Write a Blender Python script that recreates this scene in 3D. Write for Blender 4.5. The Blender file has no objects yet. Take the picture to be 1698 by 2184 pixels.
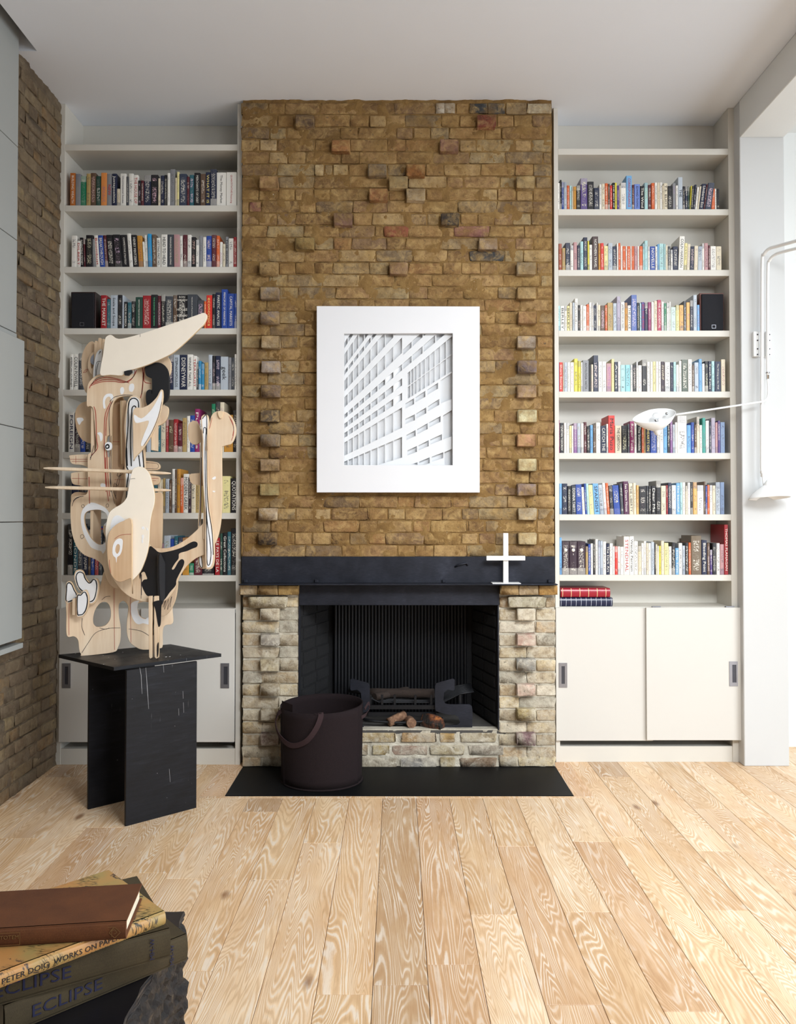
import bpy, bmesh, math, random
from mathutils import Vector, Matrix, noise as mnoise
random.seed(7)
S = bpy.context.scene
COL = S.collection
PI = math.pi

# ------------------------------------------------------------------ camera
F, CX, CY, TH, CAMZ = 1700.0, 848.0, 1068.0, math.radians(1.05), 1.585
cd = bpy.data.cameras.new('camera'); cam = bpy.data.objects.new('camera', cd); COL.objects.link(cam)
cd.sensor_fit = 'VERTICAL'; cd.sensor_height = 36.0; cd.lens = F*36/2184
cd.shift_x = (849-CX)/2184; cd.shift_y = (CY-1092)/2184
cam.location = (0, 0, CAMZ); cam.rotation_euler = (PI/2+TH, 0, 0); cd.clip_start = .05
S.camera = cam
# ------------------------------------------------------------------ light
w = bpy.data.worlds.new('world'); S.world = w; w.use_nodes = True
bg = w.node_tree.nodes['Background']; bg.inputs[0].default_value = (.84, .92, 1, 1); bg.inputs[1].default_value = .35
def area(name, loc, rot, sx, sy, e, col):
    l = bpy.data.lights.new(name, 'AREA'); l.shape = 'RECTANGLE'; l.size = sx; l.size_y = sy; l.energy = e; l.color = col
    o = bpy.data.objects.new(name, l); COL.objects.link(o); o.location = loc; o.rotation_euler = rot; return o
# daylight through the tall glazing and the glass roof of the room on the right
area('window_light_side', (5.3, .5, 2.0), (0, math.radians(90), 0), 3.7, 4.4, 158, (.9, .955, 1))
area('roof_light_side', (4.3, .9, 4.17), (0, 0, 0), 1.8, 3.8, 74, (.9, .955, 1))
# added fill light above and right of the camera, no real opening there
wr = area('fill_light_top', (1.75, .7, 4.1), (0, 0, 0), 1.9, 1.9, 58, (.93, .97, 1))
wr.rotation_euler = (Vector((.6, 4.7, 1.2))-Vector((1.75, .7, 4.1))).to_track_quat('-Z', 'Y').to_euler(); wr.data.spread = math.radians(88)
S.view_settings.view_transform = 'Standard'; S.view_settings.look = 'None'
S.view_settings.gamma = 1.0; S.view_settings.use_curve_mapping = False
S.view_settings.exposure = 0.8

# ------------------------------------------------------------------ helpers
CT, ST = math.cos(TH), math.sin(TH)
def ray(px, py):
    u = (px-CX)/F; v = -(py-CY)/F
    return Vector((u, CT - v*ST, ST + v*CT))
def at(px, py, Y):
    d = ray(px, py); t = Y/d.y
    return Vector((d.x*t, Y, CAMZ+d.z*t))
def atz(px, py, z):
    d = ray(px, py); t = (z-CAMZ)/d.z
    return Vector((d.x*t, d.y*t, z))
def atx(px, py, x):
    d = ray(px, py); t = x/d.x
    return Vector((x, d.y*t, CAMZ+d.z*t))
def X(px, Y, py=1099): return at(px, py, Y).x
def Z(py, Y, px=848): return at(px, py, Y).z

def srgb(h):
    if isinstance(h, str):
        h = h.lstrip('#'); c = [int(h[i:i+2], 16)/255 for i in (0, 2, 4)]
    else: c = [v/255 for v in h]
    return tuple((v/12.92 if v <= .04045 else ((v+.055)/1.055)**2.4) for v in c)+(1.0,)

class NT:
    def __init__(s, name):
        s.m = bpy.data.materials.new(name); s.m.use_nodes = True; s.t = s.m.node_tree
        s.b = s.t.nodes['Principled BSDF']
    def n(s, typ, ins=None, **kw):
        nd = s.t.nodes.new(typ)
        for k, v in kw.items(): setattr(nd, k, v)
        for k, v in (ins or {}).items():
            sock = nd.inputs[k]
            if hasattr(v, 'links') or isinstance(v, bpy.types.NodeSocket): s.t.links.new(v, sock)
            else: sock.default_value = v
        return nd
    def set(s, **kw):
        for k, v in kw.items():
            sock = s.b.inputs[k.replace('_', ' ')]
            if isinstance(v, bpy.types.NodeSocket): s.t.links.new(v, sock)
            else: sock.default_value = v
    def pos(s, sc=(1, 1, 1), add=None):
        g = s.n('ShaderNodeNewGeometry').outputs['Position']
        mp = s.n('ShaderNodeMapping', {'Vector': g, 'Scale': sc})
        o = mp.outputs[0]
        if add is not None: o = s.n('ShaderNodeVectorMath', {0: o, 1: add}, operation='ADD').outputs[0]
        return o
    def noise(s, vec, scale, detail=4, rough=.55, dist=0.0):
        return s.n('ShaderNodeTexNoise', {'Vector': vec, 'Scale': scale, 'Detail': detail, 'Roughness': rough, 'Distortion': dist}).outputs['Fac']
    def ramp(s, fac, stops):
        r = s.n('ShaderNodeValToRGB', {'Fac': fac}); e = r.color_ramp.elements
        while len(e) < len(stops): e.new(.5)
        for i, (p, c) in enumerate(stops):
            e[i].position = p; e[i].color = c if len(c) == 4 else (*c, 1)
        return r.outputs['Color']
    def step(s, fac, a, b):
        return s.n('ShaderNodeMapRange', {'Value': fac, 'From Min': a, 'From Max': b}).outputs[0]
    def math(s, op, a, b=0.0, c=0.0):
        return s.n('ShaderNodeMath', {0: a, 1: b, 2: c}, operation=op).outputs[0]
    def mix(s, fac, a, b, bt='MIX'):
        return s.n('ShaderNodeMixRGB', {'Fac': fac, 'Color1': a, 'Color2': b}, blend_type=bt).outputs[0]
    def bump(s, h, st=.3, d=.01):
        s.set(Normal=s.n('ShaderNodeBump', {'Height': h, 'Strength': st, 'Distance': d}).outputs[0])

def simple(name, col, rough=.5, var=.06, nsc=9, bump=.1, bsc=60, metal=0.0, spec=.5):
    t = NT(name); c = srgb(col); p = t.pos()
    f = t.noise(p, nsc, 3)
    a = tuple(min(1, v*(1+var)) for v in c[:3])+(1,); b = tuple(v*(1-var) for v in c[:3])+(1,)
    t.set(Base_Color=t.mix(f, b, a), Roughness=rough, Metallic=metal)
    t.b.inputs['Specular IOR Level'].default_value = spec
    if bump: t.bump(t.noise(p, bsc, 4), bump, .004)
    return t.m

def mesh_from(bm, mats=()):
    me = bpy.data.meshes.new('m'); bm.normal_update(); bm.to_mesh(me); bm.free()
    for m in mats: me.materials.append(m)
    return me
PLOC = {}
def obj(name, me, mat=None, parent=None, smooth=False, color=None, recenter=True, auto=None):
    if isinstance(me, bmesh.types.BMesh): me = mesh_from(me)
    if mat is not None:
        me.materials.clear()
        for m in (mat if isinstance(mat, (list, tuple)) else [mat]): me.materials.append(m)
    loc = Vector((0, 0, 0))
    if recenter and me.users == 0:
        vs = [v.co for v in me.vertices]
        if vs:
            lo = [min(v[i] for v in vs) for i in range(3)]; hi = [max(v[i] for v in vs) for i in range(3)]
            loc = Vector(((lo[0]+hi[0])/2, (lo[1]+hi[1])/2, lo[2]))
            me.transform(Matrix.Translation(-loc))
    o = bpy.data.objects.new(name, me); COL.objects.link(o); o.location = loc
    if smooth:
        for p in me.polygons: p.use_smooth = True
        if smooth != True:
            try: me.set_sharp_from_angle(angle=math.radians(smooth))
            except Exception: pass
    if color is not None: o.color = color
    PLOC[o.name] = loc + (PLOC.get(parent.name, Vector()) if False else Vector())
    if parent is not None:
        o.parent = parent; o.matrix_parent_inverse = Matrix.Translation(-WL(parent))
    return o
def WL(o):
    # world location of an unrotated object (all parents here carry translation only and are inverse-corrected)
    return Vector(o.location)
def tag(o, label=None, cat=None, group=None, kind=None):
    if label: o['label'] = label
    if cat: o['category'] = cat
    if group: o['group'] = group
    if kind: o['kind'] = kind
    return o
def thing(name, loc, label, cat, group=None, kind=None):
    o = bpy.data.objects.new(name, None); COL.objects.link(o); o.location = loc; o.empty_display_size = .05
    return tag(o, label, cat, group, kind)

def add_box(bm, x0, x1, y0, y1, z0, z1, bev=0.0, seg=1, mat=0, rot=None, piv=None):
    r = bmesh.ops.create_cube(bm, size=1.0); vs = r['verts']
    for v in vs:
        v.co = Vector((x0+(v.co.x+.5)*(x1-x0), y0+(v.co.y+.5)*(y1-y0), z0+(v.co.z+.5)*(z1-z0)))
    fs = list({f for v in vs for f in v.link_faces})
    for f in fs: f.material_index = mat
    if bev > 0:
        es = list({e for v in vs for e in v.link_edges})
        rr = bmesh.ops.bevel(bm, geom=es, offset=bev, segments=seg, affect='EDGES', profile=.5)
        for f in rr['faces']: f.material_index = mat
        vs = list(set(rr['verts']) | {v for v in vs if v.is_valid})
    if rot is not None:
        bmesh.ops.rotate(bm, verts=[v for v in vs if v.is_valid], cent=piv or (0, 0, 0), matrix=rot)
    return vs
def box(x0, x1, y0, y1, z0, z1, bev=0.0, seg=1):
    bm = bmesh.new(); add_box(bm, min(x0, x1), max(x0, x1), min(y0, y1), max(y0, y1), min(z0, z1), max(z0, z1), bev, seg); return bm
def add_tube(bm, pts, r, n=10, cap=True, mat=0):
    pts = [Vector(p) for p in pts]; rs = r if isinstance(r, (list, tuple)) else [r]*len(pts)
    rings = []; up = Vector((0, 0, 1)); prev = None
    for i, p in enumerate(pts):
        a = pts[max(i-1, 0)]; b = pts[min(i+1, len(pts)-1)]; d = (b-a).normalized()
        if prev is None:
            s = d.cross(up)
            if s.length < .05: s = d.cross(Vector((0, 1, 0)))
        else: s = prev - d*prev.dot(d)
        s.normalize(); prev = s; t = d.cross(s)
        rings.append([bm.verts.new(p + (s*math.cos(2*PI*k/n)+t*math.sin(2*PI*k/n))*rs[i]) for k in range(n)])
    for i in range(len(rings)-1):
        for k in range(n):
            f = bm.faces.new((rings[i][k], rings[i][(k+1) % n], rings[i+1][(k+1) % n], rings[i+1][k])); f.smooth = True; f.material_index = mat
    if cap:
        f = bm.faces.new(rings[0][::-1]); f.material_index = mat
        f = bm.faces.new(rings[-1]); f.material_index = mat
    return rings
def add_lathe(bm, prof, M, n=40, mat=0):
    rings = []
    for r, z in prof:
        if r < 1e-6: rings.append([bm.verts.new(M @ Vector((0, 0, z)))])
        else: rings.append([bm.verts.new(M @ Vector((r*math.cos(2*PI*k/n), r*math.sin(2*PI*k/n), z))) for k in range(n)])
    for a, b in zip(rings, rings[1:]):
        for k in range(n):
            q = [a[k % len(a)], a[(k+1) % len(a)], b[(k+1) % len(b)], b[k % len(b)]]
            q = list(dict.fromkeys(q))
            if len(q) > 2:
                try: f = bm.faces.new(q); f.smooth = True; f.material_index = mat
                except ValueError: pass
def smooth_loop(pts, k=4, closed=True):
    P = [Vector(p) for p in pts]; n = len(P); out = []
    rng = range(n) if closed else range(n-1)
    for i in rng:
        if closed: p0, p1, p2, p3 = P[(i-1) % n], P[i], P[(i+1) % n], P[(i+2) % n]
        else: p0, p1, p2, p3 = P[max(i-1, 0)], P[i], P[i+1], P[min(i+2, n-1)]
        for j in range(k):
            t = j/k
            out.append(.5*((2*p1)+(p2-p0)*t+(2*p0-5*p1+4*p2-p3)*t*t+(3*p1-p0-3*p2+p3)*t**3))
    if not closed: out.append(P[-1])
    return out
def sheet(loops, th, bev=0.0):
    """2D closed loops (first outer, rest holes) filled and extruded by th (total) -> mesh in XY, z centred."""
    cu = bpy.data.curves.new('c', 'CURVE'); cu.dimensions = '2D'; cu.fill_mode = 'BOTH'
    cu.extrude = th/2-bev; cu.bevel_depth = bev; cu.bevel_resolution = 0
    for L in loops:
        sp = cu.splines.new('POLY'); sp.points.add(len(L)-1)
        for i, p in enumerate(L): sp.points[i].co = (p[0], p[1], 0, 1)
        sp.use_cyclic_u = True
    o = bpy.data.objects.new('c', cu); COL.objects.link(o)
    dg = bpy.context.evaluated_depsgraph_get()
    me = bpy.data.meshes.new_from_object(o.evaluated_get(dg))
    bpy.data.objects.remove(o); bpy.data.curves.remove(cu)
    return me
def text_mesh(txt, size, th=.0004, font=None, sx=1.0, shear=0.0):
    cu = bpy.data.curves.new('t', 'FONT'); cu.body = txt; cu.size = size; cu.extrude = th
    cu.align_x = 'CENTER'; cu.align_y = 'CENTER'; cu.resolution_u = 2; cu.shear = shear
    o = bpy.data.objects.new('t', cu); COL.objects.link(o)
    dg = bpy.context.evaluated_depsgraph_get()
    me = bpy.data.meshes.new_from_object(o.evaluated_get(dg))
    bpy.data.objects.remove(o); bpy.data.curves.remove(cu)
    return me
def basis(ox, ux, uy, uz):
    M = Matrix.Identity(4)
    for i in range(3):
        M[i][0] = ux[i]; M[i][1] = uy[i]; M[i][2] = uz[i]; M[i][3] = ox[i]
    return M

# ------------------------------------------------------------------ materials
def paint_mat(name, col, rough=.45, var=.03):
    t = NT(name); p = t.pos(); c = srgb(col)
    f = t.noise(p, 3.1, 5, .6)
    t.set(Base_Color=t.mix(f, tuple(v*(1-var) for v in c[:3])+(1,), c), Roughness=rough)
    t.bump(t.noise(p, 45, 3), .06, .003); return t.m
M_CEIL = paint_mat('ceiling_plaster', 'f1f6ff', .9)
M_WHITE = paint_mat('wall_white_plaster', 'eceeed', .8)
M_PIER = paint_mat('pier_plaster', 'cbcccc', .8)  # white plaster darkened for the pier alone, to offset over-bright light
M_CASE = paint_mat('bookcase_cream_paint', 'd3cfc6', .5)
M_DOOR = paint_mat('cupboard_door_paint', 'd0cdc7', .42)
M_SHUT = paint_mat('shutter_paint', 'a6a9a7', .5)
M_DARKIN = simple('cupboard_gap_shade', '33363a', .7)
M_STEEL = NT('blackened_steel'); _t = M_STEEL; _p = _t.pos()
_n = _t.noise(_p, 5, 8, .65); _n2 = _t.noise(_t.pos((3, 3, 14)), 12, 4)
_t.set(Base_Color=_t.ramp(_t.math('ADD', _t.math('MULTIPLY', _n, .7), _t.math('MULTIPLY', _n2, .3)), [(.3, srgb('191b21')), (.55, srgb('292b34')), (.8, srgb('3f424d'))]), Metallic=.35, Roughness=_t.ramp(_n, [(.3, (.38,)*3), (.7, (.6,)*3)]))
_t.b.inputs['Specular IOR Level'].default_value = .3; _t.bump(_n, .08, .003); M_STEEL = M_STEEL.m
M_SLAB = simple('black_hearth_slate', '0b0c0e', .55, .2, 14, .05, 80, 0, .2)
M_IRON = simple('cast_iron', '121317', .5, .25, 20, .2, 120, .4)
M_SOOT = simple('sooty_brick', '0c0c0f', .9, .5, 9, .8, 35)
M_ALU = simple('brushed_aluminium', '9b9ca4', .35, .04, 30, .03, 90, .8)
M_ALUD = simple('handle_recess', '4c4d55', .4, .1, 30, 0, 90, .6)
M_GLOSSW = simple('white_lacquer', 'f0f1f1', .25, .01, 5, 0)
M_CHROME = simple('chrome', 'b9bbbe', .12, .02, 5, 0, metal=1.0)
M_FELT = NT('brown_felt'); _t = M_FELT; _p = _t.pos()
_t.set(Base_Color=_t.mix(_t.noise(_p, 160, 6, .8), srgb('140f10'), srgb('2b2224')), Roughness=.95); _t.bump(_t.noise(_p, 300, 4, .8), .5, .003)
_t.b.inputs['Specular IOR Level'].default_value = .15; M_FELT = M_FELT.m

def brick_mat(name, attr, mort, smear_lo, smear_hi, pale):
    t = NT(name); p = t.pos()
    if attr: base = t.n('ShaderNodeVertexColor', layer_name='col').outputs[0]
    else: base = t.n('ShaderNodeObjectInfo').outputs['Color']
    n1 = t.noise(p, 26, 6, .7); n2 = t.noise(p, 9, 5, .62, .4); n3 = t.noise(p, 90, 3, .7)
    n4 = t.noise(p, 14, 6, .75, .8); n5 = t.noise(p, 60, 3, .6)
    gr = t.n('ShaderNodeHueSaturation', {'Saturation': .98, 'Value': 1.0, 'Color': base}).outputs[0]
    c = t.mix(t.step(n1, .35, .6), t.mix(1.0, gr, (.55, .5, .46, 1), 'MULTIPLY'), gr)
    c = t.mix(t.math('MULTIPLY', t.step(n4, .46, .68), .8), c, srgb(pale))
    c = t.mix(t.math('MULTIPLY', t.step(n2, smear_lo, smear_hi), .72), c, srgb(mort))
    c = t.mix(t.math('MULTIPLY', t.step(n3, .64, .8), .6), c, srgb(pale))
    c = t.mix(t.math('MULTIPLY', t.step(n5, .62, .74), .75), c, (.05, .038, .028, 1))
    t.set(Base_Color=c, Roughness=.9)
    h = t.math('ADD', t.math('MULTIPLY', n2, .6), t.math('ADD', t.math('MULTIPLY', n1, .35), t.math('MULTIPLY', n3, .12)))
    t.bump(h, .9, .02); return t.m
M_BRICK = brick_mat('stock_brick', False, '7a5b2c', .42, .7, 'b59762')
M_BRICKA = brick_mat('stock_brick_joined', True, '7a5b2c', .42, .7, 'b59762')
M_BRICKL = brick_mat('limewashed_brick', False, 'b6ad9b', .46, .7, 'cdc5b4')
M_BRICKW = brick_mat('side_wall_brick', False, '6f5f4a', .34, .58, '8f8068')
def mortar_mat(name, c1, c2, c3):
    t = NT(name); p = t.pos(); n = t.noise(p, 7, 7, .68, .5); n2 = t.noise(p, 60, 4, .7)
    c = t.ramp(n, [(.28, srgb(c1)), (.5, srgb(c2)), (.75, srgb(c3))])
    c = t.mix(t.step(n2, .68, .76), c, (.75, .68, .55, 1)); c = t.mix(t.math('MULTIPLY', t.step(n2, .34, .28), .6), c, (.06, .04, .025, 1))
    t.set(Base_Color=c, Roughness=.95); t.bump(t.math('ADD', n, t.math('MULTIPLY', n2, .3)), .9, .02); return t.m
M_MORT = mortar_mat('brown_mortar', '664a26', '7e6034', '96794a')
M_MORTL = mortar_mat('lime_mortar', 'a39a88', 'bdb5a4', 'd4cebf')
M_MORTW = mortar_mat('side_mortar', '54473a', '6b5c49', '857762')

# oak floor
t = NT('limed_oak'); oi = t.n('ShaderNodeObjectInfo'); g = t.n('ShaderNodeTexCoord').outputs['Object']
rnd = t.n('ShaderNodeVectorMath', {0: oi.outputs['Location'], 1: (17.3, 9.1, 3.0)}, operation='MULTIPLY').outputs[0]
gp = t.n('ShaderNodeVectorMath', {0: g, 1: rnd}, operation='ADD').outputs[0]
lo = t.noise(t.n('ShaderNodeMapping', {'Vector': gp, 'Scale': (6.0, .6, 1)}).outputs[0], 1.0, 2.5, .5, .5)
sep = t.n('ShaderNodeSeparateXYZ', {0: g})
wob = t.noise(t.n('ShaderNodeMapping', {'Vector': gp, 'Scale': (26, 8, 1)}).outputs[0], 1.0, 3, .6)
ph = t.math('ADD', t.math('MULTIPLY', lo, 300), t.math('ADD', t.math('MULTIPLY', wob, 4.0), t.math('MULTIPLY', sep.outputs[0], 60)))
ring = t.math('MULTIPLY_ADD', t.math('SINE', ph), .5, .5)
fine = t.noise(t.n('ShaderNodeMapping', {'Vector': gp, 'Scale': (330, 6, 1)}).outputs[0], 1.0, 4, .7)
blot = t.noise(t.n('ShaderNodeMapping', {'Vector': gp, 'Scale': (5, 1.3, 1)}).outputs[0], 1.0, 4, .6)
base = t.mix(t.step(blot, .3, .7), srgb('d2ae86'), srgb('ecd2b0'))
base = t.mix(1.0, base, oi.outputs['Color'], 'MULTIPLY')
lines = t.math('MULTIPLY', t.step(ring, .62, .95), t.step(t.noise(t.n('ShaderNodeMapping', {'Vector': gp, 'Scale': (9, 2.2, 1)}).outputs[0], 1.0, 3), .36, .58))
base = t.mix(t.math('MULTIPLY', t.step(ring, .5, .05), .3), base, srgb('a97a4c'))
c = t.mix(t.math('MULTIPLY', lines, .6), base, srgb('f0e8dc'))
c = t.mix(t.math('MULTIPLY', t.step(fine, .52, .72), .35), c, srgb('ddc9ac'))
c = t.mix(t.math('MULTIPLY', t.step(fine, .46, .3), .5), c, srgb('9a744e'))
vo = t.n('ShaderNodeTexVoronoi', {'Vector': t.n('ShaderNodeMapping', {'Vector': gp, 'Scale': (5.5, 2.2, 1)}).outputs[0], 'Scale': .9, 'Randomness': 1.0})
kn = t.math('ADD', vo.outputs['Distance'], t.math('MULTIPLY', t.math('SUBTRACT', wob, .5), .12))
c = t.mix(t.math('MULTIPLY', t.step(kn, .12, .04), .8), c, srgb('7c4f2c'))
t.set(Base_Color=c, Roughness=t.ramp(fine, [(.2, (.42,)*3), (.8, (.6,)*3)])); t.bump(t.math('ADD', t.math('MULTIPLY', lines, .4), fine), .18, .002)
M_OAK = t.m
# birch plywood
t = NT('birch_plywood'); g = t.n('ShaderNodeTexCoord').outputs['Object']; oi = t.n('ShaderNodeObjectInfo')
gp = t.n('ShaderNodeVectorMath', {0: g, 1: oi.outputs['Location']}, operation='ADD').outputs[0]
n = t.noise(t.n('ShaderNodeMapping', {'Vector': gp, 'Scale': (34, 5, 2.2)}).outputs[0], 1.0, 4, .6, .3)
n2 = t.noise(gp, 3.5, 3)
c = t.mix(t.step(n, .35, .7), srgb('d3b595'), srgb('e4cdb0')); c = t.mix(t.math('MULTIPLY', t.step(n2, .4, .7), .5), c, srgb('ead8c0'))
c = t.mix(1.0, c, oi.outputs['Color'], 'MULTIPLY')
t.set(Base_Color=c, Roughness=.5); M_PLY = t.m
t = NT('plywood_edge'); wv = t.n('ShaderNodeTexWave', {'Vector': t.n('ShaderNodeTexCoord').outputs['Object'], 'Scale': 60.0, 'Distortion': .3}, bands_direction='Y').outputs['Fac']
t.set(Base_Color=t.mix(wv, srgb('e6d2b2'), srgb('c6a57c')), Roughness=.6); M_PLYE = t.m
M_PLYP = simple('pale_birch_face', 'f6ebdb', .45, .03, 14, .03, 90)
M_PW = simple('white_brush_paint', 'eeeef0', .5, .05, 25, .1, 50)
M_PB = simple('black_brush_paint', '17171b', .45, .2, 14, .1, 50)
M_PENR = simple('red_crayon', 'a8483c', .8, .1, 60, 0)
M_PENK = simple('dark_crayon', '3b3034', .8, .1, 60, 0)

# books: one shader reads a colour and spine coordinates stored on each mesh
t = NT('book_cover')
col = t.n('ShaderNodeVertexColor', layer_name='col').outputs[0]; sp = t.n('ShaderNodeSeparateXYZ', {0: t.n('ShaderNodeAttribute', attribute_name='sp').outputs['Vector']})
sx, sz, sd = sp.outputs[0], sp.outputs[1], sp.outputs[2]
lum = t.n('ShaderNodeRGBToBW', {0: col}).outputs[0]
ink = t.mix(t.step(lum, .22, .24), (.72, .68, .6, 1), (.06, .06, .075, 1))
hue = t.n('ShaderNodeTexWhiteNoise', {'W': t.math('MULTIPLY', sd, 91.7)}, noise_dimensions='1D')
ink = t.mix(t.math('MULTIPLY', t.step(hue.outputs['Value'], .7, .72), .3), ink, hue.outputs['Color'])
vec = t.n('ShaderNodeCombineXYZ', {0: t.math('MULTIPLY', sx, 1.6), 1: t.math('MULTIPLY', sz, 26), 2: t.math('MULTIPLY', sd, 50)}).outputs[0]
glyph = t.step(t.noise(vec, 1.6, 2, .6), .5, .56)
zone = t.math('MULTIPLY', t.step(t.math('ABSOLUTE', sx), .62, .5), t.math('MULTIPLY', t.step(sz, .1, .13), t.step(sz, .9, .87)))
gap = t.step(t.n('ShaderNodeTexWhiteNoise', {'Vector': t.n('ShaderNodeCombineXYZ', {0: sd, 1: t.math('FLOOR', t.math('MULTIPLY', sz, 5)), 2: 0.0}).outputs[0]}, noise_dimensions='3D').outputs['Value'], .3, .32)
front = t.n('ShaderNodeAttribute', attribute_name='fr').outputs['Fac']
m = t.math('MULTIPLY', t.math('MULTIPLY', glyph, zone), t.math('MULTIPLY', gap, t.math('MULTIPLY', front, .8)))
r2 = t.n('ShaderNodeTexWhiteNoise', {'W': t.math('MULTIPLY', sd, 37.1)}, noise_dimensions='1D')
band = t.math('MULTIPLY', t.step(sz, .8, .805), t.math('MULTIPLY', t.step(r2.outputs['Value'], .84, .85), front))
band2 = t.math('MULTIPLY', t.math('MULTIPLY', t.step(sz, .2, .195), t.step(r2.outputs['Value'], .22, .21)), front)
c = t.mix(t.math('MULTIPLY', t.math('MAXIMUM', band, band2), .8), col, t.mix(.45, t.mix(t.step(lum, .22, .24), (.75, .72, .66, 1), (.1, .12, .2, 1)), col))
c = t.mix(m, c, ink)
t.set(Base_Color=c, Roughness=.42); M_BOOK = t.m
t = NT('book_pages'); p = t.pos((1, 1, 1)); t.set(Base_Color=t.mix(t.noise(t.pos((900, 20, 20)), 1, 2), srgb('cfc4aa'), srgb('e8e0cc')), Roughness=.9); M_PAGE = t.m
M_INKW = simple('pale_lettering', 'e8e4da', .5, 0.02, 5, 0)
M_INKK = simple('dark_lettering', '1c1c22', .5, 0.02, 5, 0)
M_INKR = simple('red_lettering', 'b02a2c', .5, 0.02, 5, 0)
M_INKG = simple('green_lettering', '5fc08a', .5, 0.02, 5, 0)
M_INKY = simple('yellow_lettering', 'e6d27a', .5, 0.02, 5, 0)
M_INKB = simple('blue_lettering', '20224a', .5, 0.02, 5, 0)
INK = {'w': M_INKW, 'k': M_INKK, 'r': M_INKR, 'g': M_INKG, 'y': M_INKY, 'b': M_INKB}

# ------------------------------------------------------------------ planes of the place
YC = atz(848, 1636, 0).y            # face of the chimney breast
YL, YR = YC+.045, YC+.10            # faces of the two bookcases
YB = YC+.35                         # backs of the bookcases
ZC = Z(213, YC)                     # ceiling
XL = X(124, YL)                     # left wall
XR = 2.20                           # right wall plane
YJ = YC+.015                        # jamb face of the opening
print('YC', YC, 'ZC', ZC, 'XL', XL)
# ================================================================== SETTING
def struct(name, bm, mat, label=None, **k):
    o = obj(name, bm, mat, **k); o['kind'] = 'structure'
    if label: o['label'] = label
    return o
XRO = 6.4           # far side of the neighbouring room
# ceiling with the blind pocket beside the left wall
yp = atz(79, 109, ZC).y; xp = atz(79, 109, ZC).x
bm = bmesh.new()
add_box(bm, xp, XR, -3.6, YB+.1, ZC, ZC+.3); add_box(bm, XL-.2, xp, yp, YB+.1, ZC, ZC+.3)
add_box(bm, XL-.2, xp, -3.6, yp, ZC+.28, ZC+.3)
struct('ceiling', bm, M_CEIL, 'white plaster ceiling with a blind pocket beside the left wall')
# right room
struct('ceiling_side_room', box(XR, XRO, -3.6, YC+.9, ZC+.0, ZC+.3), M_WHITE)
struct('wall_back_side_room', box(XR+.31, XRO, YC+.44, YC+.6, 0, ZC), M_WHITE)
# lintel over opening and the pier (jamb) beside the bookcase
JX = X(1588, YJ, 1632); JX2 = X(1683, YJ, 1500); ZL = Z(293, YJ)
bm = bmesh.new()
add_box(bm, JX, JX2, YJ, YC+.9, 0, ZC, .004)
struct('wall_right', bm, M_PIER, 'white plastered pier ending the right wall, wall lamp fixed on it')
struct('wall_right_near', box(XR, JX2, -3.6, -.9, 0, ZC), M_WHITE)
struct('trim_1', box(JX, JX2, -.9, YJ, ZL, ZC, .004), M_WHITE, 'white lintel beam running over the wide opening on the right')
struct('wall_front', box(XL-.2, XRO, -3.8, -3.6, 0, ZC), M_WHITE)
bm = bmesh.new(); add_box(bm, XL-.2, X(515, YC), YB+.002, YB+.15, 0, ZC); add_box(bm, X(1182, YC), XR+.3, YB+.002, YB+.15, 0, ZC); struct('wall_back', bm, M_WHITE)

# ---- floor: oak planks, each a child of the floor
fl = struct('floor', box(XL-.2, XRO, -3.6, YC+.9, -.05, -.012), simple('floor_joint', '4d3a28', .9), 'wide limed oak plank floor', recenter=False)
BW = .1868; BX0 = atz(816, 1706, 0).x
JO = [(534, 622, 1876), (354, 442, 1874), (397, 455, 2071), (672, 792, 2121), (910, 1020, 2057), (1007, 1103, 1951), (1063, 1144, 1805),
      (1159, 1279, 2143), (1199, 1299, 1945), (1294, 1371, 1785), (1411, 1531, 2157), (1499, 1591, 1942), (1486, 1564, 1815), (1574, 1649, 1743), (195, 267, 1765)]
jmap = {}
for a, b, y in JO:
    p = atz((a+b)/2, y, 0); jmap.setdefault(round((p.x-BX0)/BW-.5), []).append(p.y)
rb = random.Random(3); HX0, HX1 = atz(480, 1698, 0).x, atz(1223, 1697, 0).x; HY0 = atz(848, 1698, 0).y
TON = [(.72, .66, .6), (.98, .97, .95), (1.0, .93, .84), (.9, .84, .76), (1.08, 1.06, 1.04), (.84, .74, .66), (1.02, .98, .9), (.94, .9, .86), (1.1, 1.1, 1.1)]
for k in range(-13, 22):
    x0 = BX0+k*BW; x1 = x0+BW
    if x1 < XL-.1: continue
    js = sorted(jmap.get(k, []))
    ys = list(js) or [rb.uniform(2.6, 4.6)]
    while ys[-1] < YC+.8: ys.append(ys[-1]+rb.uniform(1.3, 2.1))
    while ys[0] > -.8: ys.insert(0, ys[0]-rb.uniform(1.3, 2.1))
    for a, b in zip(ys, ys[1:]):
        a = max(a, -1.2); b = min(b, YC+.85 if x0 > JX else YC+.12)
        if b-a < .05: continue
        spans = [(a, b)]
        if x1 > HX0 and x0 < HX1:      # planks stop at the hearth slab's border strip
            if b > HY0-.03: spans = [(a, HY0-.03)] if a < HY0-.05 else []
        for a2, b2 in spans:
            bm = box(x0+.0009, x1-.0009, a2+.0009, b2-.0009, -.012, 0, .0012)
            o = obj('plank', bm, M_OAK, fl); c = rb.choice(TON); o.color = (*c, 1)
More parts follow.
